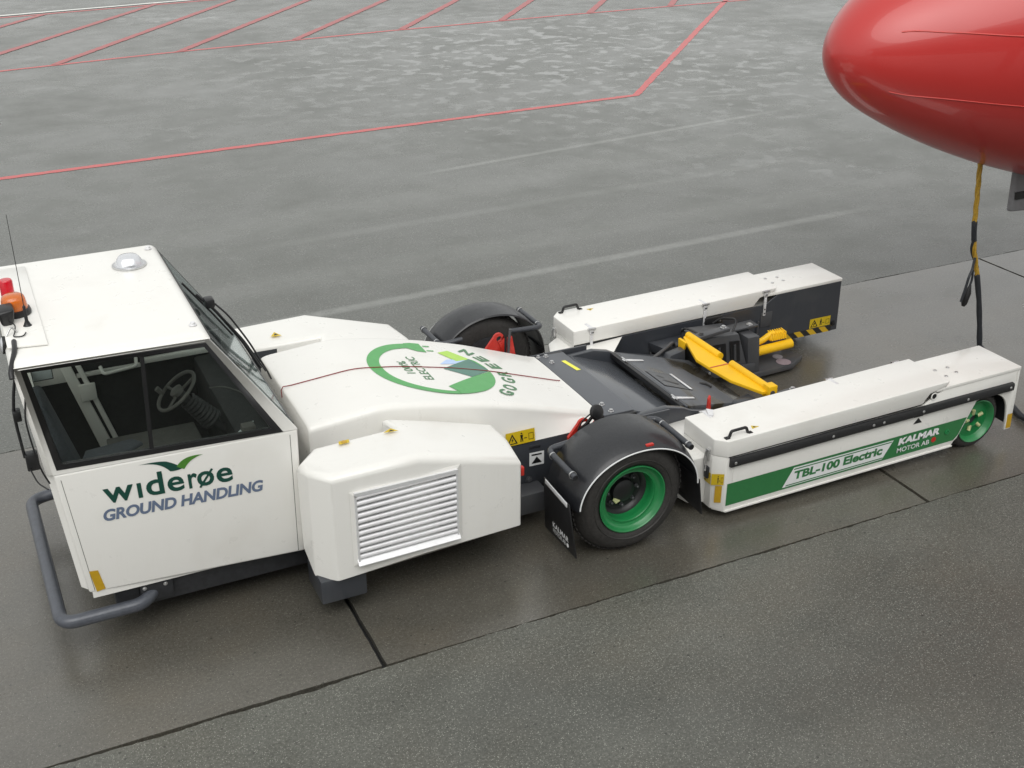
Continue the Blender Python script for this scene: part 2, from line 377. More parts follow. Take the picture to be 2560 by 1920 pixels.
def text(name, body, mat, parent, o, u, v, width=None, height=None, bold=0., shear=0., fn=None, space=1., align='LEFT', lift=.002):
    """lettering laid on the plane through o with reading direction u and up direction v"""
    cu = bpy.data.curves.new(name, 'FONT'); cu.body = body; cu.size = 1; cu.offset = bold; cu.shear = shear
    cu.space_character = space; cu.align_x = align; cu.resolution_u = 4
    ob = bpy.data.objects.new(name, cu); COL.objects.link(ob)
    dg = bpy.context.evaluated_depsgraph_get(); me = bpy.data.meshes.new_from_object(ob.evaluated_get(dg))
    bpy.data.objects.remove(ob); bpy.data.curves.remove(cu)
    xs = [p.co.x for p in me.vertices]; ys = [p.co.y for p in me.vertices]
    x0, x1, y0, y1 = min(xs), max(xs), min(ys), max(ys)
    sx = width/(x1-x0) if width else None; syy = height/(y1-y0) if height else None
    sx = sx or syy; syy = syy or sx
    u = Vector(u).normalized(); v = Vector(v).normalized(); n = u.cross(v); o = Vector(o)
    cx = (x0+x1)/2 if align == 'CENTER' else x0
    if fn:
        bm = bmesh.new(); bm.from_mesh(me)
        bmesh.ops.triangulate(bm, faces=bm.faces)
        bm.to_mesh(me); bm.free()
    for p in me.vertices:
        q = o + u*(p.co.x-cx)*sx + v*(p.co.y-y0)*syy + n*lift
        p.co = Vector(fn(q)) if fn else q
    return link(name, me, mat, parent, 0)
def interp(x, tab):
    if x <= tab[0][0]: return tab[0][1]
    for (a, b), (c, d) in zip(tab, tab[1:]):
        if x <= c: return b+(d-b)*(x-a)/(c-a)
    return tab[-1][1]
def sinterp(x, tab):   # smoothed table
    return sum(interp(x+k*.03, tab) for k in (-3, -2, -1, 0, 1, 2, 3))/7

# ================================================================== SETTING
bm = bmesh.new(); R_ = 600
vs = [bm.verts.new(p) for p in ((-R_, -R_, -.05), (R_, -R_, -.05), (R_, R_, -.05), (-R_, R_, -.05))]; bm.faces.new(vs)
tag(fin('ground', bm, 'filler', None, 0), 'dark ground under the asphalt and concrete, showing only in the joints', kind='structure')
NEAR_Y, FAR_Y = -1.955, 2.215
def edged_sheet(name, mat, ya, yb, edge_at_a, label):
    """asphalt sheet with a crumbly edge along the concrete"""
    bm = bmesh.new(); xs = []; x = -7.
    while x < 14: xs.append(x); x += .03
    xs = [-R_, -60] + xs + [60, R_]
    A = []; B = []; e = 0
    for x in xs:
        e = e*.93 + random.uniform(-1, 1)*.0038
        w_ = e + .006*math.sin(x*1.7) + random.uniform(-1, 1)*.0035
        a, b_ = (ya + w_, yb) if edge_at_a else (ya, yb + w_)
        A.append(bm.verts.new((x, a, 0))); B.append(bm.verts.new((x, b_, 0)))
    for i in range(len(xs)-1): bm.faces.new((A[i], A[i+1], B[i+1], B[i]))
    edge = A if edge_at_a else B
    low = [bm.verts.new((v.co.x, v.co.y + (-.004 if edge_at_a else .004), -.04)) for v in edge]
    for i in range(len(edge)-1): bm.faces.new((edge[i], edge[i+1], low[i+1], low[i]))
    return tag(fin(name, bm, mat, None, 0), label, kind='structure')
edged_sheet('near_asphalt', 'asphalt_near', -R_, NEAR_Y, False, 'coarse dark wet asphalt in front of the concrete strip')
edged_sheet('far_asphalt', 'asphalt_far', FAR_Y, R_, True, 'smooth grey wet asphalt with puddles beyond the concrete strip')
apron = empty('concrete_apron'); tag(apron, 'strip of wet brown concrete slabs under the tractor', kind='structure')
joints = [-9.56, -4.82, -.072, 4.681, 9.43, 14.18]
for a, b_ in zip([-33.] + joints, joints + [34.]):
    g = .017
    bm = bmesh.new(); n = 60; pts = []
    x0, x1, y0, y1 = a+g, b_-g, NEAR_Y+.017, FAR_Y-.010
    def jit(k): return random.uniform(-1, 1)*.003*k
    ring = [(x0+(x1-x0)*i/n, y0+jit(1)) for i in range(n)] + [(x1+jit(1), y0+(y1-y0)*i/n) for i in range(n)] \
         + [(x1-(x1-x0)*i/n, y1+jit(1)) for i in range(n)] + [(x0+jit(1), y1-(y1-y0)*i/n) for i in range(n)]
    top = [bm.verts.new((x, y, .0)) for x, y in ring]; low = [bm.verts.new((x, y, -.045)) for x, y in ring]
    bm.faces.new(top)
    for i in range(len(top)): bm.faces.new((top[i], top[(i+1) % len(top)], low[(i+1) % len(top)], low[i]))
    fin('concrete_slab', bm, 'concrete', apron, 0)
def ground_line(name, mat, pts, wid, label, z=.004, kind='structure'):
    bm = bmesh.new(); P = [Vector((*p, z)) for p in pts]; L = []; Rr = []
    dense = []
    for a, b_ in zip(P, P[1:]):
        k = max(1, int((b_-a).length/.12))
        dense += [(a.lerp(b_, i/k), (b_-a).normalized()) for i in range(k)]
    dense.append((P[-1], (P[-1]-P[-2]).normalized()))
    for i, (p, d) in enumerate(dense):
        if 0 < i: d = (d+dense[i-1][1]).normalized()
        n = Vector((-d.y, d.x, 0)); j = random.uniform(-1, 1)*.012*min(1, wid*6)
        L.append(bm.verts.new(p+n*(wid/2+j))); Rr.append(bm.verts.new(p-n*(wid/2+random.uniform(-1, 1)*.012*min(1, wid*6))))
    for i in range(len(L)-1): bm.faces.new((L[i], L[i+1], Rr[i+1], Rr[i]))
    return tag(fin(name, bm, mat, None, 0), label, kind=kind)
ground_line('red_line', 'redline', [(-6, 11.03), (-1.51, 11.33), (4, 11.72), (10.34, 12.13), (19.34, 21.94), (30, 33.5)], .145, 'long red boundary line with a corner painted on the wet asphalt')
ground_line('red_edge_line', 'redline', [(-8, 18.9), (-.88, 20.04), (2.64, 20.6), (8.36, 21.2), (13.58, 21.5), (20.4, 21.7)], .13, 'red line along the foot of the red hatching')
hat = [((-1.6, 24.5), (.8, 27.75)), ((-2.2, 20.2), (3.98, 28.4)), ((.25, 20.25), (6.4, 28.5)), ((3.08, 20.65), (9.2, 28.6)), ((5.95, 21.0), (12.2, 28.7)), ((8.85, 21.3), (15.0, 28.9)), ((11.75, 21.45), (17.9, 29.1)), ((14.5, 21.55), (20.8, 29.3)), ((17.2, 21.65), (23.6, 29.5))]
for i, h in enumerate(hat):
    ground_line('red_hatch_line', 'hatchline', h, .19, 'worn slanting red hatch bar, ' + ['at the far left edge behind the others', 'leftmost crossing the left edge', 'second from the left meeting the red edge line', 'third from the left, darkest and most worn', 'fourth from the left', 'fifth from the left', 'sixth from the left', 'next to the last before the corner line', 'last one before the corner line'][i], .008)
ground_line('red_back_line', 'redline', [(-8, 26.6), (.8, 27.78), (5.3, 28.4), (24, 29.6)], .14, 'red line along the back of the hatching')
ground_line('white_line', 'whiteline', [(-8, 26.95), (-.31, 27.95), (5.26, 28.7), (24, 30.1)], .16, 'white line behind the red hatching at the top left', .012)
# ================================================================== TRACTOR
T = empty('aircraft_tractor', (2.0, 0, 0))
tag(T, 'white low electric aircraft tug with green wheels and a glazed cab at left', 'aircraft tug')
TP = T
class _P: pass
def part(o): return o
# objects are modelled in world coordinates; reparent helper keeps them in place
def P(o, parent=None):
    return o
T.location = (0, 0, 0)

YO = 1.438
# ---------------- chassis
box('chassis', 'dark', T, -1.3, 2.62, -.70, .70, .20, .675, .01)
box('side_sill', 'dark', T, -1.60, -.05, -.86, .86, .20, .42, .01)
for s in (-1, 1):
    sp = box('side_plate', 'charcoal', T, 1.1, 2.9, s*.70, s*.722, .28, .684, .004)
    box('step_bracket', 'machine', T, 1.40, 1.68, s*.722, s*.90, .15, .33, .012)
    bolt('bolt', sp, (1.60, s*.722, .35), (0, s, 0), .02, .02, 'machine')
    box('slot_cover', 'dark', sp, 1.60, 1.70, s*.722, s*.728, .625, .65, .003)
    # lifting-point mark
    e = decal('lift_mark', 'whitedecal', sp, [(1.604, s*.7235, .469), (1.733, s*.7235, .465), (1.733, s*.7235, .585), (1.604, s*.7235, .589)])
    decal('mark_print', 'black', sp, [(1.622, s*.7255, .488), (1.668, s*.7255, .546), (1.714, s*.7255, .486)])
    decal('mark_print', 'black', sp, [(1.622, s*.7255, .560), (1.712, s*.7255, .556), (1.712, s*.7255, .570), (1.622, s*.7255, .573)])
    box('step_box', 'charcoal', T, -.30, .03, s*1.0, s*1.33, .15, .34, .01)
    # small castor wheel under the cab
    lathe('steer_wheel', 'rubber', T, [(.05, 0), (.18, 0), (.22, .02), (.235, .05), (.235, .15), (.22, .18), (.18, .2), (.05, .2)], (-1.0, s*.45-.1, .235), (0, 1, 0), 32)

# ---------------- hood
ZT = [(-.125, 1.205), (.45, 1.250), (.82, 1.190), (1.25, 1.090), (1.6, .988), (2.1, .812), (2.30, .742)]
WT = [(-.125, .668), (.9, .665), (1.6, .645), (2.1, .610), (2.30, .57)]
ztop = lambda x: sinterp(x, ZT)
def hood():
    bm = bmesh.new(); rings = []
    xs = [-.125, -.120, -.105, -.08, -.04] + [i*.06 for i in range(0, 38)] + [2.25, 2.275, 2.285]
    for x in xs:
        zt = ztop(x); wd = interp(x, WT); r = min(.052, (zt-.70)*.55); zb = .69
        ins = 0
        if x < -.04: t = (x+.04)/-.085; ins = .022*(1-math.sqrt(max(0, 1-t*t)))
        zt2 = zt-ins*.9; wd2 = wd-ins*.5
        half = [(.722-.02*(x < 1), zb)]
        half += [(wd2+.022, zb+(zt2-zb)*.45)]
        for k in range(7):
            a = math.pi/2*k/6
            half.append((wd2+.012-r*1.15+r*1.15*math.cos(a), zt2-.006-r+r*math.sin(a)))
        half += [(wd2*.55, zt2), (0, zt2+.001)]
        ring = [(-y, z) for y, z in half] + [(y, z) for y, z in reversed(half[:-1])]
        rings.append([bm.verts.new((x, y, z)) for y, z in ring])
    for a, b_ in zip(rings, rings[1:]):
        for k in range(len(a)-1): bm.faces.new((a[k], a[k+1], b_[k+1], b_[k]))
    bm.faces.new(rings[0]); bm.faces.new(rings[-1])
    return fin('hood', bm, 'white', T, 50)
HD = hood()
ch = tube('red_cord', 'redcord', HD, [(-.133, 0, 1.13), (-.134, 0, 1.19), (-.118, 0, 1.217)] + [(x/20, 0, ztop(x/20)+.006) for x in range(-1, 46)], .0038, 6)
on = lambda q: (q[0], q[1], ztop(q[0]) + .0035 + (q[2] if len(q) > 2 else 0))
def hpoly(mat, pts, lvl=0., sub=3, name='logo_piece'):
    return decal(name, mat, HD, [(x, y, lvl) for x, y in pts], lambda c: (c.x, c.y, ztop(c.x)+.0035+c.z), sub)
C0 = (1.085, -.003)
def arc(r, a0, a1, n, c=C0): return [(c[0]+r*math.cos(math.radians(a0+(a1-a0)*i/n)), c[1]+r*math.sin(math.radians(a0+(a1-a0)*i/n))) for i in range(n+1)]
def ringband(a0, a1, t0, t1, n, mat, lvl=0):
    bm = bmesh.new(); prev = None
    for i in range(n+1):
        a = math.radians(a0+(a1-a0)*i/n); t = t0+(t1-t0)*i/n; ro = .510
        cur = []
        for rr in (ro, ro-t/2, ro-t):
            x = C0[0]+rr*math.cos(a); y = C0[1]+rr*math.sin(a); cur.append(bm.verts.new((x, y, ztop(x)+.0035+lvl)))
        if prev:
            for k in (0, 1): bm.faces.new((prev[k], cur[k], cur[k+1], prev[k+1]))
        prev = cur
    return fin('logo_ring', bm, mat, HD, 0)
ringband(95, 182, .095, .098, 40, 'greenlogo'); ringband(182, 275, .098, .052, 40, 'greenlogo')
hpoly('greenlogo', [(1.08, -.37), (1.12, -.455)] + arc(.510, -86, 0, 18)[0:] + [(1.37, -.16)], 0)
hpoly('teal', [(1.18, -.02), (1.51, .24)] + arc(.51, 25, 1, 5) + [(1.37, -.16)], .001)
hpoly('greenlogo', [(1.51, .235), (1.53, .225)] + arc(.51, 24, 3, 5), .002)
hpoly('lime', [(1.27, .33), (1.385, .395), (1.52, .235), (1.37, .165)], .0005)
hpoly('blue', [(1.19, .075), (1.29, .185), (1.50, .228), (1.33, .10)], .0002)
hpoly('greenlogo', [(1.035, .405), (1.035, .512), (1.10, .528), (1.175, .515), (1.175, .325), (1.10, .345)], .0005)
hpoly('greenlogo', [(1.19, .455), (1.19, .475), (1.25, .475), (1.25, .455)], .0, 1)
hpoly('greenlogo', [(1.19, .355), (1.19, .375), (1.25, .375), (1.25, .355)], .0, 1)
text('lettering', '100%', 'txtgreen', HD, (.905, -.13, 1.2), (0, 1, 0), (-1, 0, 0), .25, .072, .012, 0, on0 := (lambda q: on((q[0], q[1], 0.))))
text('lettering', 'ELECTRIC', 'txtgreen', HD, (1.015, -.245, 1.2), (0, 1, 0), (-1, 0, 0), .46, .075, .012, 0, on0)
for chh, ang in zip('GOGREEN', (-43.5, -30, -14, -.5, 13.5, 27, 40.5)):
    a = math.radians(ang); r = .685
    o = Vector((C0[0]+r*math.cos(a), C0[1]+r*math.sin(a), 1)); u = Vector((-math.sin(a), math.cos(a), 0)); v = Vector((-math.cos(a), -math.sin(a), 0))
    text('lettering', chh, 'txtgreen', HD, o - u*.054, u, v, .108, .115, .035, 0, on0)
# warning sticker on the hood side
def figure_sticker(parent, o, u, v, w_, h_, tri=True, man=True):
    o, u, v = Vector(o), Vector(u).normalized(), Vector(v).normalized(); n = u.cross(v)
    q = lambda a, b_, l: o+u*a*w_+v*b_*h_+n*l
    decal('warning_sticker', 'yellowst', parent, [q(0, 0, .002), q(1, 0, .002), q(1, 1, .002), q(0, 1, .002)])
    if tri:
        tri_o = [(.04, .10), (.40, .10), (.22, .88)]; tri_i = [(.10, .17), (.34, .17), (.22, .70)]
        for i in range(3):
            a, b_, c, d = tri_o[i], tri_o[(i+1) % 3], tri_i[(i+1) % 3], tri_i[i]
            decal('sticker_print', 'black', parent, [q(*p, .0035) for p in (a, b_, c, d)])
        decal('sticker_print', 'black', parent, [q(*p, .0035) for p in ((.19, .22), (.26, .42), (.23, .44), (.26, .6), (.18, .40), (.21, .38))])
    if man:
        for pl in ([(.50, .78), (.54, .72), (.58, .78), (.54, .86)], [(.49, .68), (.59, .68), (.57, .42), (.51, .42)], [(.50, .42), (.535, .42), (.52, .15), (.49, .15)], [(.545, .42), (.58, .42), (.59, .15), (.56, .15)],
                   [(.62, .42), (.72, .42), (.72, .36), (.62, .36)]):
            decal('sticker_print', 'black', parent, [q(*p, .0035) for p in pl])
        for a, b_, c, d in ((.78, .2, .95, .24), (.78, .66, .95, .70), (.78, .24, .795, .66), (.935, .24, .95, .66)):
            decal('sticker_print', 'black', parent, [q(a, b_, .0035), q(c, b_, .0035), q(c, d, .0035), q(a, d, .0035)])
figure_sticker(HD, (1.40, -.728, .695), (1, 0, 0), (0, .13, 1), .25, .11)

# ---------------- side pods
def pod(s):
    plan = [(-.17, -.905), (-.335, -1.065), (-.305, -1.215), (-.185, -1.372), (.445, -1.385), (1.225, -1.352), (1.285, -1.02), (1.275, -.745), (.80, -.735), (.40, -.735), (.44, -.885)]
    zt = lambda x: 1.178+.012*(x > 0) if x < .46 else 1.19-.225*(x-.445)/.78
    def zb(p):
        return {1: .50, 2: .325}.get(p, .348 if plan[p][0] < 0 else .40)
    bm = bmesh.new(); n = len(plan)
    top = [bm.verts.new((x, y, zt(x)-(.03 if i == 1 else 0))) for i, (x, y) in enumerate(plan)]
    bot = [bm.verts.new((x, y, zb(i))) for i, (x, y) in enumerate(plan)]
    bm.faces.new([top[i] for i in (0, 1, 2, 3, 4, 10)]); bm.faces.new([top[i] for i in (4, 5, 6, 7, 8, 9, 10)])
    bm.faces.new(bot)
    for i in range(n):
        j = (i+1) % n
        if i == 3: bm.faces.new((top[i], top[j], bot[j], bot[i]))
        else: bm.faces.new((top[i], top[j], bot[j], bot[i]))
    if s > 0:
        for v in bm.verts: v.co.y *= -1
    bmesh.ops.recalc_face_normals(bm, faces=bm.faces)
    es = [e for e in bm.edges if min(v.co.z for v in e.verts) > .9 and e.calc_face_angle(0) > .5]
    bmesh.ops.bevel(bm, geom=es, offset=.060, segments=6, profile=.5, affect='EDGES', clamp_overlap=True)
    bmesh.ops.recalc_face_normals(bm, faces=bm.faces)
    es = [e for e in bm.edges if len(e.link_faces) == 2 and max(v.co.z for v in e.verts)-min(v.co.z for v in e.verts) > .3 and e.calc_face_angle(0) > .3]
    bmesh.ops.bevel(bm, geom=es, offset=.014, segments=3, profile=.5, affect='EDGES', clamp_overlap=True)
    return fin('side_pod', bm, 'white', T, 52)
pods = [pod(-1), pod(1)]
pods[1]['label'] = 'white pod on the far side of the hood'; pods[0]['label'] = 'white pod with the louvred vent'
for s, pd in zip((-1, 1), pods):
    zs = lambda x: (1.180+.012*(x+.17)/.6 if x < .445 else 1.1905-.2885*(x-.445))+.0015
    decal('warning_triangle', 'yellowst', pd, [(x, s*y, zs(x)) for x, y in (((.33, .965), (.44, .985), (.40, .925)) if s < 0 else ((.06, 1.02), (.11, 1.10), (.15, 1.0)))])
    decal('sticker_print', 'black', pd, [(x, s*y, zs(x)+.001) for x, y in (((.37, .965), (.41, .972), (.395, .945)) if s < 0 else ((.09, 1.03), (.108, 1.07), (.125, 1.03)))])
decal('warning_sticker', 'yellowst', pods[0], [(.0, -.985, 1.1855), (.075, -.985, 1.187), (.085, -.94, 1.187), (.01, -.94, 1.1855)])
lathe('sticker_print', 'amberrefl', pods[0], [(.02, 0), (.02, .001), (0, .001)], (.043, -.962, 1.188), (0, 0, 1), 16)
box('marker_lamp', 'red', pods[0], 1.232, 1.262, -1.33, -1.29, .80, .87, .006)
for s, pd in zip((-1, 1), pods): box('inner_liner', 'charcoal', pd, -.14, .42, s*.897, s*.903, .45, 1.125, 0)
# louvred vent
vy = -1.381
def vq(x, zf, y=vy):   # zf 0..1 between lower and upper edge
    return (x, y, (.440+.012*(x+.07)/.82)*(1-zf) + (1.033+.018*(x+.07)/.82)*zf)
bm = bmesh.new()
yv = lambda x: interp(x, [(-.185, -1.374), (.445, -1.387), (1.225, -1.354)])-.002
def strip(bm, a, b_, wa, depth):
    pass
fr_out = [vq(-.07, 0), vq(.745, 0), vq(.745, 1), vq(-.07, 1)]; fr_in = [vq(-.040, .055), vq(.712, .055), vq(.712, .955), vq(-.040, .955)]
for i in range(4):
    j = (i+1) % 4
    A, B, Cc, Dd = fr_out[i], fr_out[j], fr_in[j], fr_in[i]
    add_hex(bm, [(p[0], yv(p[0]), p[2]) for p in (A, B, Cc, Dd)], [(A[0]*.99, yv(A[0])-.004, A[2]), (B[0]*.995, yv(B[0])-.004, B[2]), (Cc[0], yv(Cc[0])-.010, Cc[2]), (Dd[0], yv(Dd[0])-.010, Dd[2])])
VG = fin('vent_frame', bm, 'white', T, 30)
decal('vent_backing', 'interior', VG, [(p[0], yv(p[0])-.0015, p[2]) for p in fr_in])
bm = bmesh.new()
for (a, b_, c, d) in ((-.040, .055, -.026, .955), (.698, .055, .712, .955), (-.04, .945, .712, .965)):
    x0, z0_ = a, vq(a, b_)[2]; x1, z1_ = c, vq(c, d)[2]
    add_box(bm, x0, x1, yv(x0)-.024, yv(x0)-.002, z0_, z1_)
fin('vent_rim', bm, 'alu', VG)
NS = 11
for k in range(NS):
    f = .135+.80*k/(NS-1)-.01; xa, xb = -.026, .698; bm = bmesh.new(); h = .0225
    prof = [(.0, .019), (-.010, .017), (-.019, .010), (-.0245, .001), (-.0255, -.007), (-.022, -.014), (-.016, -.016), (-.004, .002)]; jt = random.uniform(-.002, .002); f += jt*.5
    add_hex(bm, [(xa, yv(xa)+py, vq(xa, f)[2]+pz) for py, pz in prof], [(xb, yv(xb)+py, vq(xb, f)[2]+pz) for py, pz in prof])
    fin('vent_slat', bm, 'alu', VG, 60)
bm = bmesh.new()
add_hex(bm, [(-.045, yv(0)-.003, vq(-.045, .10)[2]), (-.045, yv(0)-.045, vq(-.045, .035)[2]), (-.045, yv(0)-.045, vq(-.045, .025)[2]), (-.045, yv(0)-.003, vq(-.045, .03)[2])],
        [(.717, yv(.7)-.003, vq(.717, .10)[2]), (.717, yv(.7)-.045, vq(.717, .035)[2]), (.717, yv(.7)-.045, vq(.717, .025)[2]), (.717, yv(.7)-.003, vq(.717, .03)[2])])
fin('vent_sill', bm, 'alu', VG)

# ---------------- cab
yS = lambda x: .95+.04*(x+1.05)
def zx(x, z): return z+.0244*(x+1.05)
def cabp(x, z, s=-1, out=0.): return (x, s*(yS(x)+out), z+0.0)
# side outline (x,z) corrected for the slightly turned side plane
B0, B1 = (-1.76, .444), (-.30, .394)     # bottom front / rear
W0, W1 = (-1.84, 1.372), (-.277, 1.371)  # waist
R0, R1 = (-1.935, 2.135), (-.786, 2.130)  # roof line
def ring_panel(bm, outer, inner, s, out0, out1):
    n = len(outer)
    for i in range(n):
        j = (i+1) % n
        q = [outer[i], outer[j], inner[j], inner[i]]
        add_hex(bm, [cabp(x, z, s, out0) for x, z in q], [cabp(x, z, s, out1) for x, z in q])
lowc = [B0, B1, W1, W0]
CAB = None
bm = bmesh.new()
# rear (hood side) wall, front wall lower part, floor
def wall_x(bm, xb, zb, xt, zt_, th, hy):
    add_hex(bm, [(xb, -hy, zb), (xb+th, -hy, zb), (xb+th, hy, zb), (xb, hy, zb)], [(xt, -hy, zt_), (xt+th, -hy, zt_), (xt+th, hy, zt_), (xt, hy, zt_)])
wall_x(bm, -.315, .40, -.30, 1.365, -.05, .93)
add_box(bm, -1.74, -.33, -.92, .92, .40, .45)
add_hex(bm, [(-1.80, -.86, .47), (-1.74, -.905, .45), (-1.74, .905, .45), (-1.80, .86, .47)], [(-1.875, -.86, 1.37), (-1.82, -.905, 1.37), (-1.82, .905, 1.37), (-1.875, .86, 1.37)])
CAB = fin('cab_body', bm, 'white', T)
# lower side panels (doors)
doors = []
for s in (-1, 1):
    bm = bmesh.new(); poly = [B0, B1, W1, W0]
    add_hex(bm, [cabp(x, z, s, -.035) for x, z in poly], [cabp(x, z, s, 0) for x, z in poly])
    bevel(bm, .022, 4)
    doors.append(fin('side_panel', bm, 'white', T, 50))
    # seam line strips
    for (xa, za, xb, zb, wd) in ((-1.725, .46, -1.80, 1.33, .0035), (-.352, .41, -.335, 1.34, .004)):
        bm = bmesh.new()
        add_hex(bm, [cabp(xa, za, s, -.01), cabp(xa+wd, za, s, -.01), cabp(xb+wd, zb, s, -.01), cabp(xb, zb, s, -.01)], [cabp(xa, za, s, .0008), cabp(xa+wd, za, s, .0008), cabp(xb+wd, zb, s, .0008), cabp(xb, zb, s, .0008)])
        fin('panel_seam', bm, 'console', doors[-1], 0)
    if s > 0: hexa('inner_lining', 'interior', doors[-1], [cabp(-1.74, .46, s, -.048), cabp(-.37, .46, s, -.048), cabp(-.37, .46, s, -.040), cabp(-1.74, .46, s, -.040)], [cabp(-1.815, 1.365, s, -.048), cabp(-.37, 1.365, s, -.048), cabp(-.37, 1.365, s, -.040), cabp(-1.815, 1.365, s, -.040)], 0)
NP = doors[0]; NP['label'] = 'near side panel with dark green and slate lettering'
# rounded front corner columns and upper frames
upo = [W0, W1, R1, R0]
upi = [(-1.812, 1.403), (-.375, 1.372), (-.806, 2.105), (-1.902, 2.118)]
fro = upi
fri = [(-1.772, 1.440), (-.455, 1.416), (-.820, 2.078), (-1.868, 2.096)]
win = []
for s in (-1, 1):
    bm = bmesh.new(); ring_panel(bm, upo, upi, s, -.05, 0)
    bevel(bm, .012, 3)
    fin('window_pillar_frame', bm, 'white', T, 50)
    g = None
    bm = bmesh.new(); add_hex(bm, [cabp(x, z, s, -.014) for x, z in fri], [cabp(x, z, s, -.009) for x, z in fri])
    g = fin('side_window', bm, 'glass', T, 0); win.append(g)
    bm = bmesh.new(); ring_panel(bm, fro, fri, s, -.030, .003); bevel(bm, .003, 2)
    fin('window_seal', bm, 'black', g, 40)
    bm = bmesh.new(); add_hex(bm, [cabp(x, z, s, -.014) for x, z in ((-1.240, 1.43), (-1.214, 1.43), (-1.188, 2.085), (-1.212, 2.085))], [cabp(x, z, s, -.003) for x, z in ((-1.240, 1.43), (-1.214, 1.43), (-1.188, 2.085), (-1.212, 2.085))])
    fin('window_divider', bm, 'black', g, 0)
# roof
bm = bmesh.new(); hr = .93
prof = [(-1.955, 2.125), (-.775, 2.125), (-.80, 2.158), (-1.925, 2.168)]
pf = lambda k, y: None
add_hex(bm, [(-1.958, -.915, 2.12), (-.768, -.962, 2.115), (-.768, .962, 2.115), (-1.958, .915, 2.12)], [(-1.93, -.895, 2.172), (-.79, -.93, 2.165), (-.79, .93, 2.165), (-1.93, .895, 2.172)])
bevel(bm, .045, 6, lambda e: max(v.co.z for v in e.verts) > 2.15)
ROOF = fin('roof', bm, 'white', T, 60)
for y in (-.79, .80): bolt('roof_bolt', ROOF, (-.845, y, 2.168), (0, 0, 1), .017, .02, 'alu')
lathe('roof_light', 'lens_clear', ROOF, [(.112, 0), (.112, .010), (.098, .014), (.088, .045), (.072, .068), (.064, .074), (.036, .080), (0, .082)], (-1.03, .50, 2.168), (0, 0, 1), 40)
lathe('light_base_ring', 'chrome', ROOF, [(.09, .002), (.121, .002), (.121, .012), (.102, .014)], (-1.03, .50, 2.167), (0, 0, 1), 40)
PLT = hexa('roof_plate', 'white', T, [(-1.945, -.70, 2.176), (-1.715, -.735, 2.174), (-1.715, .76, 2.174), (-1.945, .76, 2.176)], [(-1.945, -.70, 2.188), (-1.715, -.735, 2.186), (-1.715, .76, 2.186), (-1.945, .76, 2.188)], .004)
# beacons
lathe('amber_beacon', 'lens_amber', T, [(.082, .038), (.080, .06), (.075, .100), (.067, .122), (.047, .135), (.0, .138)], (-1.850, -.155, 2.188), (0, 0, 1), 40)
lathe('beacon_base', 'black', T, [(.02, 0), (.096, 0), (.099, .017), (.092, .038), (.078, .042)], (-1.850, -.155, 2.188), (0, 0, 1), 40)
lathe('red_beacon', 'lens_red', T, [(.043, .0), (.043, .140), (.036, .152), (0, .154)], (-1.870, .10, 2.186), (0, 0, 1), 32)
an = tube('antenna', 'black', T, [(-1.800, -.39, 2.20), (-1.800, -.39, 2.30), (-1.797, -.39, 2.92)], .003, 6, radii=[.003, .003, .0018])
lathe('antenna_base', 'black', an, [(.028, 0), (.022, .008), (.011, .035), (.010, .13), (.004, .14), (0, .14)], (-1.800, -.39, 2.186), (0, 0, 1), 16)
# work lamps and camera at the front roof edge
wl = lathe('work_lamp', 'black', T, [(0, 0), (.03, 0), (.052, .012), (.056, .03), (.056, .045)], (-1.925, -.52, 2.13), (-1, 0, .12), 24)
lathe('lamp_lens', 'lens_clear', wl, [(.054, .040), (.045, .052), (.02, .058), (0, .06)], (-1.925, -.52, 2.13), (-1, 0, .12), 24)
tube('lamp_bracket', 'chrome', wl, [(-1.935, -.52, 2.19), (-1.90, -.50, 2.24), (-1.87, -.48, 2.19)], .006, 8, .02)
bm = bmesh.new(); add_hex(bm, [(-1.945, -.36, 2.185), (-1.875, -.34, 2.185), (-1.875, -.24, 2.185), (-1.945, -.24, 2.185)], [(-1.965, -.37, 2.285), (-1.855, -.36, 2.295), (-1.86, -.22, 2.30), (-1.965, -.22, 2.295)]); bevel(bm, .02, 3)
fin('roof_camera', bm, 'black', T, 50)
tube('lamp_cable', 'black', wl, [(-1.90, -.36, 2.22), (-1.87, -.42, 2.215), (-1.885, -.52, 2.20), (-1.90, -.56, 2.195), (-1.84, -.58, 2.195), (-1.82, -.52, 2.195)], .004, 6, .03)
tube('lamp_strap', 'black', wl, [(-1.90, -.62, 2.19), (-1.905, -.74, 2.185), (-1.935, -.86, 2.155), (-1.955, -.92, 2.115), (-1.955, -.945, 2.085)], .016, 8, .06)
# front window opposite the hood, seen edge-on
bm = bmesh.new()
for y0, y1 in ((-.905, -.80), (.80, .905)):
    add_hex(bm, [(-1.875, y0, 1.37), (-1.82, y0, 1.37), (-1.82, y1, 1.37), (-1.875, y1, 1.37)], [(-1.95, y0, 2.125), (-1.90, y0, 2.125), (-1.90, y1, 2.125), (-1.95, y1, 2.125)])
add_hex(bm, [(-1.94, -.8, 2.05), (-1.89, -.8, 2.05), (-1.89, .8, 2.05), (-1.94, .8, 2.05)], [(-1.95, -.8, 2.125), (-1.90, -.8, 2.125), (-1.90, .8, 2.125), (-1.95, .8, 2.125)])
bevel(bm, .01, 2)
fin('rear_window_frame', bm, 'white', T)
gb = hexa('rear_window', 'glass', T, [(-1.868, -.80, 1.372), (-1.862, -.80, 1.372), (-1.862, .80, 1.372), (-1.868, .80, 1.372)], [(-1.932, -.80, 2.05), (-1.926, -.80, 2.05), (-1.926, .80, 2.05), (-1.932, .80, 2.05)], 0)
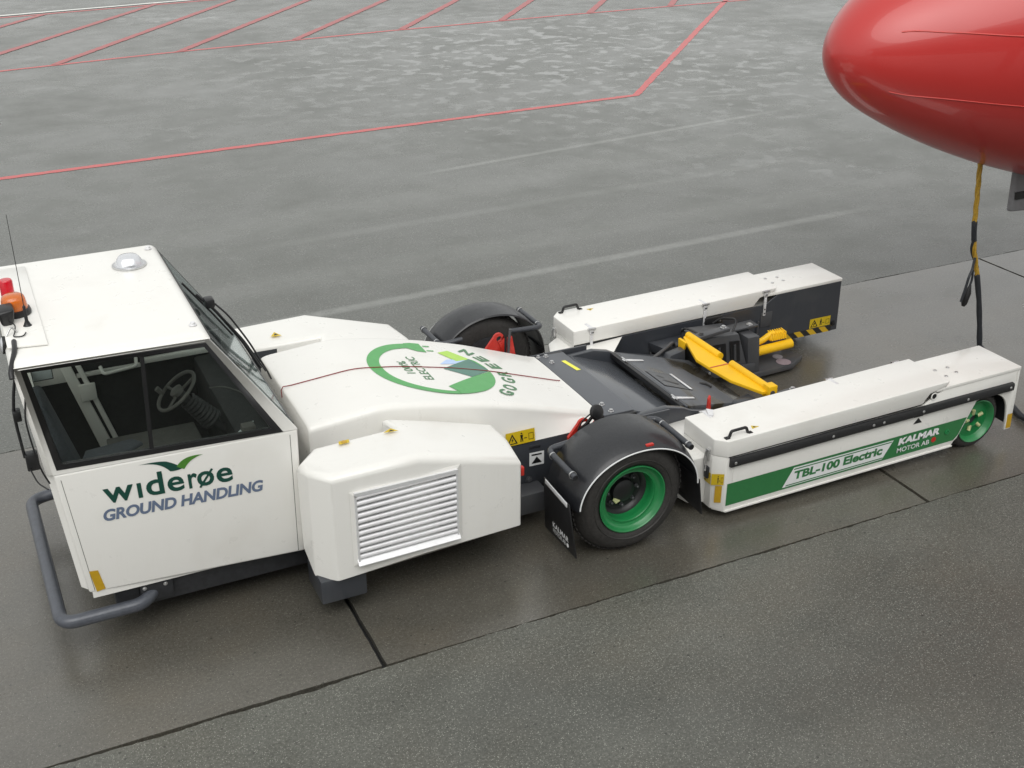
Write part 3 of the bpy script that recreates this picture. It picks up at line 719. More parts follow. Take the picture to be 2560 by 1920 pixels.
wp = tube('rear_wiper', 'black', gb, [(-1.935, -.5, 1.90), (-1.965, -.5, 1.78), (-1.985, -.5, 1.66), (-1.985, -.5, 1.55), (-1.975, -.52, 1.33)], .010, 8, .04)
box('wiper_motor', 'black', wp, -1.995, -1.945, -.54, -.46, 1.60, 1.67, .008)
box('wiper_motor', 'black', wp, -1.975, -1.895, -.56, -.48, 1.24, 1.36, .01)
tube('wiper_cable', 'black', wp, [(-1.90, -.9, 1.95), (-1.93, -.92, 1.80), (-1.925, -.93, 1.68), (-1.91, -.94, 1.52), (-1.895, -.93, 1.42), (-1.865, -.93, 1.33)], .006, 6, .05)
tube('wiper_cable', 'black', wp, [(-1.96, -.55, 1.26), (-1.93, -.7, 1.22), (-1.88, -.84, 1.24)], .005, 6, .05)
# windscreen above the hood
wsb, wst = (-.290, 1.372), (-.785, 2.120)
def wsp(t, y, off=0.):
    return (wsb[0]+(wst[0]-wsb[0])*t + .833*off, y, wsb[1]+(wst[1]-wsb[1])*t + .552*off)
bm = bmesh.new()
def wquad(bm, t0, t1, y0, y1, o0, o1):
    add_hex(bm, [wsp(t0, y0, o0), wsp(t1, y0, o0), wsp(t1, y1, o0), wsp(t0, y1, o0)], [wsp(t0, y0, o1), wsp(t1, y0, o1), wsp(t1, y1, o1), wsp(t0, y1, o1)])
wquad(bm, 0, 1, -.955, -.885, -.03, .004); wquad(bm, 0, 1, .885, .955, -.03, .004); wquad(bm, -.02, .05, -.885, .885, -.03, .004); wquad(bm, .94, 1, -.885, .885, -.03, .004)
bevel(bm, .008, 2)
fin('windscreen_frame', bm, 'white', T)
bm = bmesh.new(); wquad(bm, .0, .985, -.905, .905, .006, .012)
WS = fin('windscreen', bm, 'wglass', T, 0)
bm = bmesh.new()
wquad(bm, 0, .985, -.905, -.87, .0125, .0145); wquad(bm, 0, .985, .87, .905, .0125, .0145); wquad(bm, 0, .05, -.87, .87, .0125, .0145); wquad(bm, .95, .985, -.87, .87, .0125, .0145)
fin('windscreen_seal', bm, 'black', WS, 0)
wa = tube('windscreen_wiper', 'black', WS, [wsp(-.01, .05, .03), wsp(.3, .08, .07), wsp(.62, .12, .075), wsp(.80, .16, .05)], .011, 8, .05)
tube('wiper_blade', 'black', wa, [wsp(.25, .30, .03), wsp(.55, .26, .035), wsp(.93, .2, .03)], .008, 6, .05)
box('wiper_motor', 'black', wa, -.60, -.53, .08, .18, 1.90, 1.97, .015)
tube('wiper_link', 'black', wa, [wsp(.55, .1, .08), wsp(.30, .02, .085), wsp(.0, -.06, .05)], .005, 6, .05)
tube('wiper_hose', 'black', wa, [(-.53, .10, 1.93), (-.45, .06, 1.84), (-.33, .02, 1.62), (-.22, .0, 1.36), (-.20, 0, 1.30)], .007, 6, .08)
# door lettering and emblem on the near side panel
def sideo(x, z, out=.0): return (x, -(yS(x)+out), z)
U = Vector((1, -.04, -.013)).normalized(); V = Vector((-.02, 0, 1))
zc = lambda x, z: z + .0244*(x+1.05)
def side_text(body, x, z, w_, h_, mat, bold, shear, space=1.):
    o = Vector(sideo(x, z, .0))
    return text('lettering', body, mat, NP, o, U, V, w_, h_, bold, shear, None, space, 'LEFT', .003)
# emblem "wideroe": built letter by letter
lets = [('w', 0, .235, .150), ('ı', .262, .034, .150), ('d', .330, .140, .200), ('e', .498, .132, .150), ('r', .664, .075, .150), ('o', .735, .138, .150), ('e', .905-.012, .132, .150)]
tot = 1.03; x0t, z0t = -1.565, 1.095; scale = .83/tot
sl_ = -.020
for chh, dx, wl_, hl_ in lets:
    x = x0t+dx*scale
    zb_ = z0t + sl_*(x-x0t)
    hh = {'d': .170}.get(chh, .112)
    side_text(chh, x, zb_, wl_*scale, hh, 'dkgreen', .018, 0)
xo = x0t+.735*scale; zo = z0t+sl_*(xo-x0t)
a = Vector(sideo(xo+.012, zo-.006)); b_ = Vector(sideo(xo+.138*scale-.008, zo+.120))
nn = U.cross(V).normalized(); d = (b_-a).normalized(); pp = nn.cross(d)*.0075
decal('lettering', 'dkgreen', NP, [a-pp+nn*.0042, a+pp+nn*.0042, b_+pp+nn*.0042, b_-pp+nn*.0042])
side_text('GROUND HANDLING', -1.588, .968, 1.045, .088, 'slate', .036, .20, .97)
def spoly(mat, pts, lift=.003):
    return decal('emblem_leaf', mat, NP, [tuple(Vector(sideo(x, z)) + nn*lift) for x, z in pts])
def curve(p0, p1, p2, n=8): return [tuple((1-t)**2*a_+2*t*(1-t)*b2+t*t*c_ for a_, b2, c_ in zip(p0, p1, p2)) for t in [i/n for i in range(n+1)]]
spoly('dkgreen', curve((-1.327, 1.332), (-1.20, 1.337), (-1.15, 1.320)) + curve((-1.15, 1.320), (-1.09, 1.29), (-1.055, 1.250))[1:] + curve((-1.055, 1.250), (-1.09, 1.236), (-1.135, 1.243)) + curve((-1.135, 1.243), (-1.19, 1.33), (-1.327, 1.332))[1:-1])
spoly('leaf', curve((-.915, 1.322), (-1.04, 1.345), (-1.092, 1.268)) + [(-1.045, 1.240)] + curve((-1.045, 1.240), (-1.00, 1.315), (-.915, 1.322))[1:-1], .0035)
decal('amber_reflector', 'amberrefl', NP, [tuple(Vector(sideo(x, z))+nn*.003) for x, z in ((-1.738, .618), (-1.682, .612), (-1.655, .458), (-1.712, .448))])
box('door_hinge', 'dark', NP, -1.455, -1.25, -.80, -.86, .29, .41, .01)

# bumper bar
tube('bumper_bar', 'barsteel', T, [(-1.30, -.74, .36), (-1.345, -.86, .30), (-1.44, -.945, .275), (-1.965, -.95, .275), (-2.0, .775, .275), (-1.80, .80, .29), (-1.3, .80, .30)], .046, 20, .11)

box('bumper_bracket', 'dark', T, -1.44, -1.22, -.90, -.80, .25, .40, .008)
for x in (-1.41, -1.27): bolt('bolt', T, (x, -.90, .36), (0, -1, 0), .010, .010)
# interior of the cab
box('engine_console', 'console', T, -1.55, -.36, -.86, -.1, .45, .86, .02)
box('cab_floor_mat', 'interior', T, -1.7, -.36, -.1, .9, .45, .50, .01)
box('dashboard', 'interior', T, -.62, -.37, -.85, .85, .5, 1.22, .03)
def seat(x, y):
    bm = bmesh.new(); add_hex(bm, [(x-.16, y-.23, 1.02), (x-.04, y-.23, 1.0), (x-.04, y+.23, 1.0), (x-.16, y+.23, 1.02)], [(x-.30, y-.19, 1.66), (x-.22, y-.19, 1.68), (x-.22, y+.19, 1.68), (x-.30, y+.19, 1.66)]); bevel(bm, .035, 4)
    b = fin('seat', bm, 'seat', T, 60)
    bm = bmesh.new(); add_hex(bm, [(x-.12, y-.24, .88), (x+.38, y-.24, .88), (x+.38, y+.24, .88), (x-.12, y+.24, .88)], [(x-.12, y-.22, 1.0), (x+.38, y-.22, 1.03), (x+.38, y+.22, 1.03), (x-.12, y+.22, 1.0)]); bevel(bm, .035, 4)
    fin('seat_cushion', bm, 'seat', b, 60)
    tube('armrest', 'seat', b, [(x-.18, y-.28, 1.20), (x+.18, y-.28, 1.23)], .03, 10)
    box('seat_base', 'interior', b, x-.05, x+.3, y-.18, y+.18, .5, .9, .01)
seat(-1.57, -.35)
hexa('fold_table', 'seat', T, [(-1.68, -.86, 1.34), (-1.48, -.87, 1.34), (-1.24, -.66, 1.32), (-1.30, -.58, 1.32), (-1.62, -.66, 1.34)], [(-1.66, -.85, 1.375), (-1.49, -.855, 1.375), (-1.25, -.67, 1.355), (-1.31, -.59, 1.355), (-1.61, -.67, 1.375)], .012, 3)
hexa('paper_sheet', 'paper', T, [(-1.345, -.87, 1.36), (-1.20, -.87, 1.36), (-1.20, -.80, 1.36), (-1.34, -.80, 1.36)], [(-1.345, -.87, 1.364), (-1.20, -.87, 1.364), (-1.20, -.80, 1.364), (-1.34, -.80, 1.364)], 0)
hexa('paper_sheet', 'paper', T, [(-.68, -.87, 1.36), (-.60, -.87, 1.36), (-.50, -.66, 1.33), (-.54, -.66, 1.33)], [(-.68, -.87, 1.363), (-.60, -.87, 1.363), (-.50, -.66, 1.333), (-.54, -.66, 1.333)], 0)
hexa('interior_floor_cover', 'console', T, [(-1.45, -.3, .86), (-.75, -.3, .86), (-.75, .35, .86), (-1.40, .35, .86)], [(-1.45, -.3, .90), (-.75, -.3, .90), (-.75, .35, .90), (-1.40, .35, .90)], .01)
box('radio_box', 'console', T, -.62, -.53, -.86, -.78, 1.34, 1.40, .008)
# steering wheel
sc = Vector((-.93, -.25, 1.47)); ax = Vector((-.62, 0, .78)).normalized(); uu = Vector((0, 1, 0)); vv = ax.cross(uu)
bm = bmesh.new(); ringp = [sc+(uu*math.cos(2*math.pi*k/36)+vv*math.sin(2*math.pi*k/36))*.168 for k in range(37)]
add_tube(bm, ringp, .013, 8, False); SW = fin('steering_wheel', bm, 'console', T, 60, True)
for k in (0.3, 2.4, 4.5): tube('wheel_spoke', 'console', SW, [sc-ax*.02, sc+(uu*math.cos(k)+vv*math.sin(k))*.165], .010, 8)
lathe('wheel_hub', 'console', SW, [(.05, -.02), (.05, .01), (.03, .02), (0, .02)], sc, ax, 16)
tube('spinner_knob', 'console', SW, [sc+(uu*.8-vv*-.6)*.165, sc+(uu*.8+vv*.6)*.165+ax*.06], .02, 8)
pr = []
for k in range(17): pr.append((.055+.022*(k/16)+(.008 if k % 2 else 0), -.10-.016*k))
lathe('steering_boot', 'interior', SW, pr, sc, ax, 20)
tube('steering_column', 'interior', SW, [sc, sc-ax*.75], .035, 12)
tube('gooseneck_lamp', 'console', T, [(-.42, -.45, 1.34), (-.5, -.42, 1.44), (-.62, -.38, 1.50), (-.72, -.36, 1.50)], .005, 6, .05)
# far side: door post and inner frames seen through the glass
bm = bmesh.new()
add_hex(bm, [(-1.41, .83, .55), (-1.31, .83, .55), (-1.31, .862, .55), (-1.41, .862, .55)], [(-1.61, .83, 1.32), (-1.53, .83, 1.32), (-1.53, .862, 1.32), (-1.61, .862, 1.32)])
add_hex(bm, [(-1.29, .825, .55), (-1.25, .825, .55), (-1.25, .862, .55), (-1.29, .862, .55)], [(-1.50, .825, 1.32), (-1.46, .825, 1.32), (-1.46, .862, 1.32), (-1.50, .862, 1.32)])
bevel(bm, .008, 2); fin('door_post', bm, 'white2', T)
box('door_latch', 'white2', T, -1.50, -1.38, .80, .828, 1.02, 1.16, .006)
box('inner_rail', 'white2', T, -1.50, -1.02, .85, .88, 1.20, 1.235, .008)
box('inner_rail', 'white2', T, -1.00, -.48, .84, .88, 1.225, 1.27, .008)
tube('grab_handle', 'white2', T, [(-1.32, .84, 1.27), (-1.31, .78, 1.23), (-1.06, .78, 1.25), (-1.05, .84, 1.29)], .014, 10, .03)
box('corner_panel', 'white2', T, -1.85, -1.57, .835, .865, 1.19, 1.40, .01)
box('corner_pane', 'paper', T, -1.81, -1.67, .827, .834, 1.25, 1.38, .004)
box('corner_pane_edge', 'black', T, -1.815, -1.665, .8325, .8347, 1.243, 1.387, .002)

# ---------------- deck between the wheels
DK = hexa('deck_plate', 'deck', T, [(2.33, -.625, .695), (2.61, -.625, .688), (2.61, .625, .688), (2.33, .625, .695)], [(2.33, -.625, .713), (2.61, -.625, .706), (2.61, .625, .706), (2.33, .625, .713)], .003)
for s in (-1, 1):
    for x, y in ((2.405, .45), (2.415, .585)): bolt('deck_bolt', DK, (x, s*y, .712), (0, 0, 1), .016, .02)
bolt('deck_bolt', DK, (2.345, .60, .712), (0, 0, 1), .014, .018)
for s in (-1, 1): box('plate_under_shade', 'black', DK, 2.42, 2.612, s*.628, s*.664, .655, .700, .002)  # black boxes stand in for the shade under the plate's overhang
box('gap_strip', 'dark', T, 2.27, 2.335, -.60, .60, .60, .705, .003)
decal('yellow_tape', 'bright_yel', DK, [(2.50, .45, .7105), (2.54, .45, .710), (2.575, .22, .7095), (2.535, .22, .710)])
TR = hexa('tray_floor', 'tray', T, [(2.60, -.60, .60), (3.13, -.60, .44), (3.13, .60, .44), (2.60, .60, .60)], [(2.60, -.60, .69), (3.13, -.60, .50), (3.13, .60, .50), (2.60, .60, .69)], .003)
for s in (-1, 1):
    bm = bmesh.new()
    prism_y(bm, [(2.58, .40), (3.85, .20), (3.84, .40), (3.16, .585), (3.08, .625), (2.92, .665), (2.62, .655), (2.60, .69)], s*.60, s*.66); bevel(bm, .006, 2)
    fin('tray_cheek', bm, 'charcoal', TR)
    # white shoulder between deck and fork arm
    hexa('shoulder', 'white', T, [(2.64, s*.662, .12), (2.95, s*.662, .12), (2.95, s*1.10, .12), (2.64, s*1.05, .12)], [(2.60, s*.662, .50), (3.14, s*.662, .525), (3.44, s*.955, .575), (2.86, s*.955, .545)], .006)
    hexa('shoulder_front', 'white', T, [(2.70, s*.95, .10), (2.93, s*.95, .10), (2.93, s*1.28, .10), (2.78, s*1.24, .10)], [(2.66, s*.95, .50), (2.93, s*.95, .54), (2.93, s*1.30, .54), (2.78, s*1.24, .50)], .008)
HB = box('hinge_rail', 'black', T, 3.095, 3.13, -.585, .60, .56, .610, .006)
box('hinge_rail', 'charcoal', T, 3.14, 3.165, -.60, .60, .56, .602, .004)
PN = hexa('hinged_cover', 'cover', T, [(3.17, -.60, .555), (3.88, -.48, .30), (3.88, .46, .30), (3.17, .60, .555)], [(3.17, -.60, .598), (3.88, -.48, .435), (3.88, .46, .435), (3.17, .60, .598)], .004)
pz = lambda x: .598-.2296*(x-3.17)
decal('access_panel', 'black', PN, [(3.20, .165, pz(3.20)+.002), (3.44, .09, pz(3.44)+.002), (3.44, -.265, pz(3.44)+.002), (3.20, -.175, pz(3.2)+.002)])
decal('access_lid', 'charcoal', PN, [(3.207, .152, pz(3.20)+.004), (3.433, .082, pz(3.44)+.004), (3.433, -.252, pz(3.44)+.004), (3.207, -.165, pz(3.2)+.004)])
hexa('hinge_strip', 'alu', PN, [(3.415, .09, pz(3.415)+.004), (3.44, .085, pz(3.44)+.004), (3.44, -.255, pz(3.44)+.004), (3.415, -.245, pz(3.415)+.004)], [(3.415, .09, pz(3.415)+.012), (3.44, .085, pz(3.44)+.012), (3.44, -.255, pz(3.44)+.012), (3.415, -.245, pz(3.415)+.012)], .002)
for pts in ([(3.25, .05), (3.275, .055), (3.31, .0), (3.285, .0)], [(3.25, -.05), (3.275, -.04), (3.385, -.13), (3.36, -.145)]):
    decal('access_slot', 'black', PN, [(x, y, pz(x)+.0055) for x, y in pts])
for y in (.40, -.44):
    h_ = hexa('strap_hinge', 'alu', PN, [(3.11, y-.02, .612), (3.33, y-.012, pz(3.33)+.004), (3.33, y+.012, pz(3.33)+.004), (3.11, y+.02, .612)], [(3.11, y-.02, .622), (3.33, y-.012, pz(3.33)+.013), (3.33, y+.012, pz(3.33)+.013), (3.11, y+.02, .622)], .002)
    tube('hinge_pin', 'chrome', PN, [(3.13, y-.05, .617), (3.13, y+.05, .617)], .011, 8)
tube('cover_catch', 'black', PN, [(3.62, -.10, pz(3.62)+.004), (3.66, -.14, pz(3.66)+.015), (3.68, -.20, pz(3.68)+.01)], .009, 6)

# ---------------- yellow nose gear gate
gz = .607
bm = bmesh.new()
plan = [(3.955, .66), (3.925, .645), (3.83, .38), (3.755, .17), (3.765, -.08), (3.785, -.33), (3.90, -.645), (3.965, -.645), (3.965, -.1), (3.965, .4)]
def gzf(x): return gz-.012
add_hex(bm, [(x, y, gzf(x)-.03) for x, y in plan], [(x, y, gzf(x)) for x, y in plan]); bevel(bm, .004, 2)
YB = fin('yellow_gate_bar', bm, 'yellow', T)
tube('gate_roller', 'yellow', YB, [(3.985, .655, gz-.01), (3.985, .12, gz-.01)], .036, 16)
tube('gate_roller', 'yellow', YB, [(3.985, -.06, gz-.01), (3.985, -.62, gz-.01)], .036, 16)
hexa('gate_end', 'yellow', YB, [(3.94, -.59, .52), (4.03, -.59, .52), (4.03, -.68, .52), (3.94, -.68, .52)], [(3.94, -.59, .645), (4.03, -.59, .645), (4.03, -.68, .645), (3.94, -.68, .645)], .006)
lathe('bolt', 'machine', YB, [(.022, 0), (.022, .01), (.012, .012), (0, .012)], (3.975, -.681, .585), (0, -1, 0), 14)
decal('red_mark', 'red', YB, [(3.765, -.035, gzf(3.765)+.003), (3.765, -.05, gzf(3.765)+.003), (3.965, -.05, gzf(3.965)+.003), (3.965, -.035, gzf(3.965)+.003)])
hexa('gate_bracket', 'yellow', YB, [(3.87, .60, .38), (3.89, .60, .38), (3.89, .63, .38), (3.87, .63, .38)], [(3.87, .52, .59), (3.90, .52, .59), (3.90, .65, .59), (3.87, .65, .59)], .004)

# ---------------- clamp machinery inside the fork, both sides
for s in (-1, 1):
    dz = 0 if s > 0 else -.17
    MB_ = hexa('clamp_unit', 'machine', T, [(4.10, s*.53, .14), (4.66, s*.53, .10), (4.66, s*.86, .10), (4.10, s*.86, .14)], [(4.02, s*.52, .59+dz), (4.50, s*.54, .56+dz), (4.50, s*.84, .56+dz), (4.02, s*.84, .59+dz)], .012)
    hexa('unit_top_plate', 'machine', MB_, [(3.96, s*.50, .585+dz), (4.36, s*.50, .625+dz), (4.36, s*.585, .625+dz), (3.96, s*.60, .585+dz)], [(3.96, s*.50, .625+dz), (4.36, s*.50, .66+dz), (4.36, s*.585, .66+dz), (3.96, s*.60, .625+dz)], .006)
    for x, z in ((4.06, .634), (4.31, .656)): bolt('bolt', MB_, (x, s*.545, z+dz), (0, 0, 1), .020, .022, 'chrome' if x > 4.2 else 'machine')
    for xa, xb in ((4.22, 4.37), (4.42, 4.53)):
        q = lambda x, z: (x, s*(.523), z)
        hexa('unit_opening', 'black', MB_, [q(xa, .28), q(xb, .27), (xb, s*.54, .27), (xa, s*.54, .28)], [q(xa-.03, .50+dz), q(xb-.03, .49+dz), (xb-.03, s*.545, .49+dz), (xa-.03, s*.545, .50+dz)], 0)
        tube('cylinder', 'machine', MB_, [((xa+xb)/2-.01, s*.520, .29), ((xa+xb)/2-.03, s*.520, .46+dz)], .014, 8)
    hexa('unit_web', 'machine', MB_, [(4.10, s*.50, .16), (4.70, s*.50, .12), (4.70, s*.53, .12), (4.10, s*.53, .16)], [(4.12, s*.50, .24), (4.70, s*.50, .22), (4.70, s*.53, .22), (4.12, s*.53, .24)], .004)
    hexa('clamp_post', 'machine', T, [(4.64, s*.52, .06), (4.78, s*.52, .06), (4.78, s*.72, .06), (4.64, s*.72, .06)], [(4.60, s*.52, .50+dz), (4.74, s*.52, .50+dz), (4.74, s*.72, .50+dz), (4.60, s*.72, .50+dz)], .012)
    hexa('post_cap', 'machine', T, [(4.52, s*.66, .52+dz), (4.82, s*.66, .53+dz), (4.82, s*.80, .53+dz), (4.52, s*.80, .52+dz)], [(4.52, s*.66, .54+dz), (4.82, s*.66, .55+dz), (4.82, s*.80, .55+dz), (4.52, s*.80, .54+dz)], .005)
    bolt('bolt', T, (4.74, s*.70, .55+dz), (0, 0, 1), .022, .014)
    box('hydraulic_block', 'black', T, 4.36, 4.56, s*.90, s*.942, .43, .60, .006)
    for x, z in ((4.40, .48), (4.52, .56)): bolt('bolt', T, (x, s*.90, z), (0, -s, 0), .012, .012)
    # floor plate for the nose wheel
    hexa('wheel_plate', 'machine', T, [(4.66, s*.49, .05), (5.20, s*.53, .04), (5.42, s*.66, .04), (5.36, s*.84, .04), (4.80, s*.90, .05)], [(4.66, s*.49, .11), (5.20, s*.53, .10), (5.42, s*.66, .10), (5.36, s*.84, .10), (4.80, s*.90, .12)], .01)
    if s > 0:
        lathe('paint_mark', simple('pale_scuff', (.42, .40, .42), .5), T, [(.052, 0), (.052, .002), (0, .002)], (5.15, .72, .108), (0, 0, 1), 20)
        lathe('paint_mark', simple('pink_scuff', (.30, .24, .26), .5), T, [(.075, 0), (.075, .002), (0, .002)], (5.13, .595, .1075), (0, 0, 1), 20)
    cl = tube('clamp_roller', 'yellow', T, [(4.72, s*.60, .285), (5.20, s*.60, .30)], .048, 18)
    tube('clamp_arm', 'yellow', cl, [(4.72, s*.66, .335), (4.88, s*.66, .36), (4.97, s*.66, .41), (5.02, s*.66, .42)], .032, 10, .05)
    bm = bmesh.new(); add_hex(bm, [(4.94, s*.60, .355), (5.17, s*.60, .355), (5.17, s*.72, .355), (4.94, s*.72, .355)], [(4.97, s*.62, .435), (5.14, s*.62, .435), (5.14, s*.70, .435), (4.97, s*.70, .435)]); bevel(bm, .03, 4)
    fin('clamp_pad', bm, 'yellow', cl, 60)
    for k in range(7):
        tube('pad_rib', 'yellow', cl, [(4.97+.027*k, s*.604, .365), (4.975+.027*k, s*.618, .43), (4.975+.027*k, s*.70, .437)], .007, 6)
    for (a_, b_, c_, d_) in (((4.10, .56, .60), (3.98, .70, .66), (4.05, .88, .52), (4.20, .93, .44)), ((4.46, .60, .55), (4.56, .66, .66), (4.50, .86, .60), (4.44, .90, .54)), ((4.16, .515, .30), (4.06, .47, .40), (3.98, .52, .50), (4.04, .60, .56)), ((3.66, .70, .26), (3.80, .62, .34), (3.96, .60, .30), (4.10, .56, .24)), ((4.78, .60, .30), (4.90, .72, .36), (5.00, .86, .30), (4.96, .93, .24))):
        tube('hydraulic_hose', 'blackrub', MB_, [(x, s*y, z+(dz if z > .35 else 0)) for x, y, z in (a_, b_, c_, d_)], .011, 8, .08)
    for x, z in ((4.16, .22), (4.34, .19), (4.56, .17)): bolt('bolt', MB_, (x, s*.50, z), (0, -s, 0), .010, .010, 'chrome')
    hexa('frame_plate', 'machine', T, [(3.60, s*.55, .16), (4.2, s*.62, .14), (4.2, s*.94, .14), (3.45, s*.94, .18)], [(3.60, s*.55, .22), (4.2, s*.62, .20), (4.2, s*.94, .20), (3.45, s*.94, .24)], .006)
    hexa('spring_pack', 'charcoal', T, [(3.80, s*.74, .36+dz), (4.02, s*.74, .36+dz), (4.12, s*.93, .36+dz), (3.74, s*.93, .36+dz)], [(3.78, s*.74, .46+dz), (4.00, s*.74, .47+dz), (4.10, s*.93, .47+dz), (3.72, s*.93, .46+dz)], .006)
    for k in range(3): box('spring_leaf', 'machine', T, 3.72, 3.95, s*.735, s*.90, .26+.03*k, .28+.03*k, .003)
    tube('brace', 'machine', T, [(3.55, s*.60, .45), (3.74, s*.66, .50), (3.86, s*.72, .52), (3.95, s*.80, .40)], .018, 8, .04)
    hexa('gate_lever', 'charcoal', T, [(3.56, s*.50, .24), (3.88, s*.50, .22), (3.88, s*.60, .22), (3.56, s*.60, .24)], [(3.70, s*.50, .50), (3.86, s*.50, .53), (3.86, s*.60, .53), (3.70, s*.60, .50)], .01)

# ---------------- wheels and fenders
def wheel(s):
    YW = 1.490; c = (2.085, s*YW, .474); ax = (0, s, 0)
    HUBM = 'black'; t = lathe('drive_wheel', 'rubber', T, [(.272, -.02), (.285, .005), (.32, .022), (.370, .026), (.404, .012), (.430, -.015), (.452, -.045), (.468, -.08), (.474, -.19), (.468, -.30), (.455, -.33), (.40, -.37), (.27, -.36)], c, ax, 96, 60)
    lathe('rim', 'green', t, [(.262, -.38), (.276, .000), (.284, .008), (.284, .018), (.276, .020), (.268, .010), (.262, -.012), (.240, -.030), (.222, -.032), (.214, -.028), (.206, -.040), (.203, -.08), (.201, -.125), (.196, -.13)], c, ax, 72, 45)
    lathe('hub', 'black', t, [(.199, -.120), (.185, -.126), (.165, -.155), (.12, -.165), (.10, -.155), (.092, -.12), (.06, -.105), (0, -.105)], c, ax, 32)
    for k in range(8):
        a = k*math.pi/4; bolt('wheel_nut', t, (c[0]+.13*math.cos(a), s*(YW-.155), .474+.13*math.sin(a)), ax, .011, .03, 'machine')
    lathe('valve_tag', 'cream', t, [(.035, 0), (.03, .006), (0, .008)], (c[0]-.06, s*(YW-.12), .415), (0, s, .3), 5)
    for rr in (.335, .405): lathe('tyre_bead', 'rubber', t, [(rr-.006, .022 if rr < .4 else .003), (rr, .030 if rr < .4 else .012), (rr+.006, .022 if rr < .4 else .001)], c, ax, 72)
    lathe('brake_drum', 'dark', t, [(0, -.40), (.20, -.40), (.275, -.385), (.275, -.365), (0, -.365)], c, ax, 40)
    # tread lugs
    bm = bmesh.new()
    for k in range(60):
        a = 2*math.pi*k/60; ca, sa = math.cos(a), math.sin(a)
        for (y0, y1) in ((-.06, -.14), (-.24, -.32)):
            q = []
            for r in (.466, .476):
                for da, yy in ((-.028, y0), (.028, y0), (.028, y1), (-.028, y1)):
                    q.append((c[0]+r*math.cos(a+da), c[1]+s*yy, c[2]+r*math.sin(a+da)))
            add_hex(bm, q[:4], q[4:])
    fin('tread', bm, 'rubber', t, 0)['kind'] = 'stuff'
    return t
def fender(s):
    cx, cz = 2.10, .5; bm = bmesh.new(); rings = []
    sect = [(1.075, .535, .466), (1.085, .545, .480), (1.25, .552, .488), (1.38, .552, .484), (1.44, .545, .470), (1.485, .536, .452), (1.515, .528, .436), (1.542, .518, .420), (1.548, .513, .412)]
    n = 56
    a0, a1 = math.radians(179), math.radians(-2)
    outer = []
    for i in range(n+1):
        a = a0+(a1-a0)*i/n; ring = []
        for y, ra, rb in sect:
            k = 1/((abs(math.cos(a))**2.05+abs(math.sin(a))**2.05)**(1/2.05))
            ring.append((cx+ra*math.cos(a)*k+.02, s*y, cz+rb*math.sin(a)*k))
        outer.append(ring)
    V_ = [[bm.verts.new(p) for p in r] for r in outer]
    for a, b_ in zip(V_, V_[1:]):
        for k in range(len(a)-1): bm.faces.new((a[k], a[k+1], b_[k+1], b_[k]))
    # inner skin
    geom = bmesh.ops.solidify(bm, geom=bm.faces[:], thickness=.012)
    F = fin('fender', bm, 'fender', T, 50)
    # pale piping along the lip
    tube('fender_piping', 'whitedecal', F, [(r[-1][0], s*1.551, r[-1][2]-.006) for r in outer[1:-1]], .0055, 6)
    # side lamp
    if s < 0: box('marker_lamp', 'red', F, 2.16, 2.225, s*1.508, s*1.535, .918, .936, .003)
    # bars
    for x, z, ya, xin in ((1.590, .785, 1.055, 1.80), (2.585, .800, 1.00, 2.26)):
        t = tube('grab_bar', 'bargrey', T, [(xin, s*ya, z+.03), (x, s*ya, z+.01), (x, s*1.50, z)], .024, 14, .07)
        lathe('end_plug', 'black', t, [(.020, 0), (.020, .004), (.012, .002), (0, .002)], (x, s*1.50, z), (0, s, 0), 14)
        for yc in (ya+.09, 1.455):
            lathe('clamp_ring', 'chrome', t, [(.0255, -.006), (.030, -.006), (.030, .006), (.0255, .006)], (x, s*yc, z+.002), (0, s, 0), 20)
    # mud flaps
    f1 = hexa('mud_flap', 'black', T, [(1.535, s*1.14, .17), (1.545, s*1.14, .17), (1.555, s*1.62, .17), (1.545, s*1.62, .17)], [(1.515, s*1.14, .62), (1.525, s*1.14, .62), (1.525, s*1.545, .60), (1.515, s*1.545, .60)], .002)
    hexa('flap_strip', 'alu', f1, [(1.497, s*1.20, .605), (1.503, s*1.20, .605), (1.503, s*1.545, .585), (1.497, s*1.545, .585)], [(1.497, s*1.20, .640), (1.503, s*1.20, .640), (1.503, s*1.545, .620), (1.497, s*1.545, .620)], .001)
    hexa('mud_flap', 'black', T, [(2.70, s*1.12, .20), (2.71, s*1.12, .20), (2.70, s*1.55, .20), (2.69, s*1.55, .20)], [(2.65, s*1.12, .52), (2.66, s*1.12, .52), (2.66, s*1.54, .52), (2.65, s*1.54, .52)], .002)
    if s < 0:
        u = (0, -1, 0); v = (-.04, 0, 1)
        text('lettering', 'KALMAR', 'whitedecal', f1, (1.530, -1.30, .275), u, v, .25, .045, .02, 0, None, 1.1, 'LEFT', .012)
        text('lettering', 'MOTOR AB', 'whitedecal', f1, (1.534, -1.30, .225), u, v, .20, .036, .0, 0, None, 1.0, 'LEFT', .012)
        lathe('lettering', 'whitedecal', f1, [(.017, 0), (.017, .001), (0, .001)], (1.520, -1.535, .245), (-1, 0, -.04), 16)
for s in (-1, 1): wheel(s); fender(s)
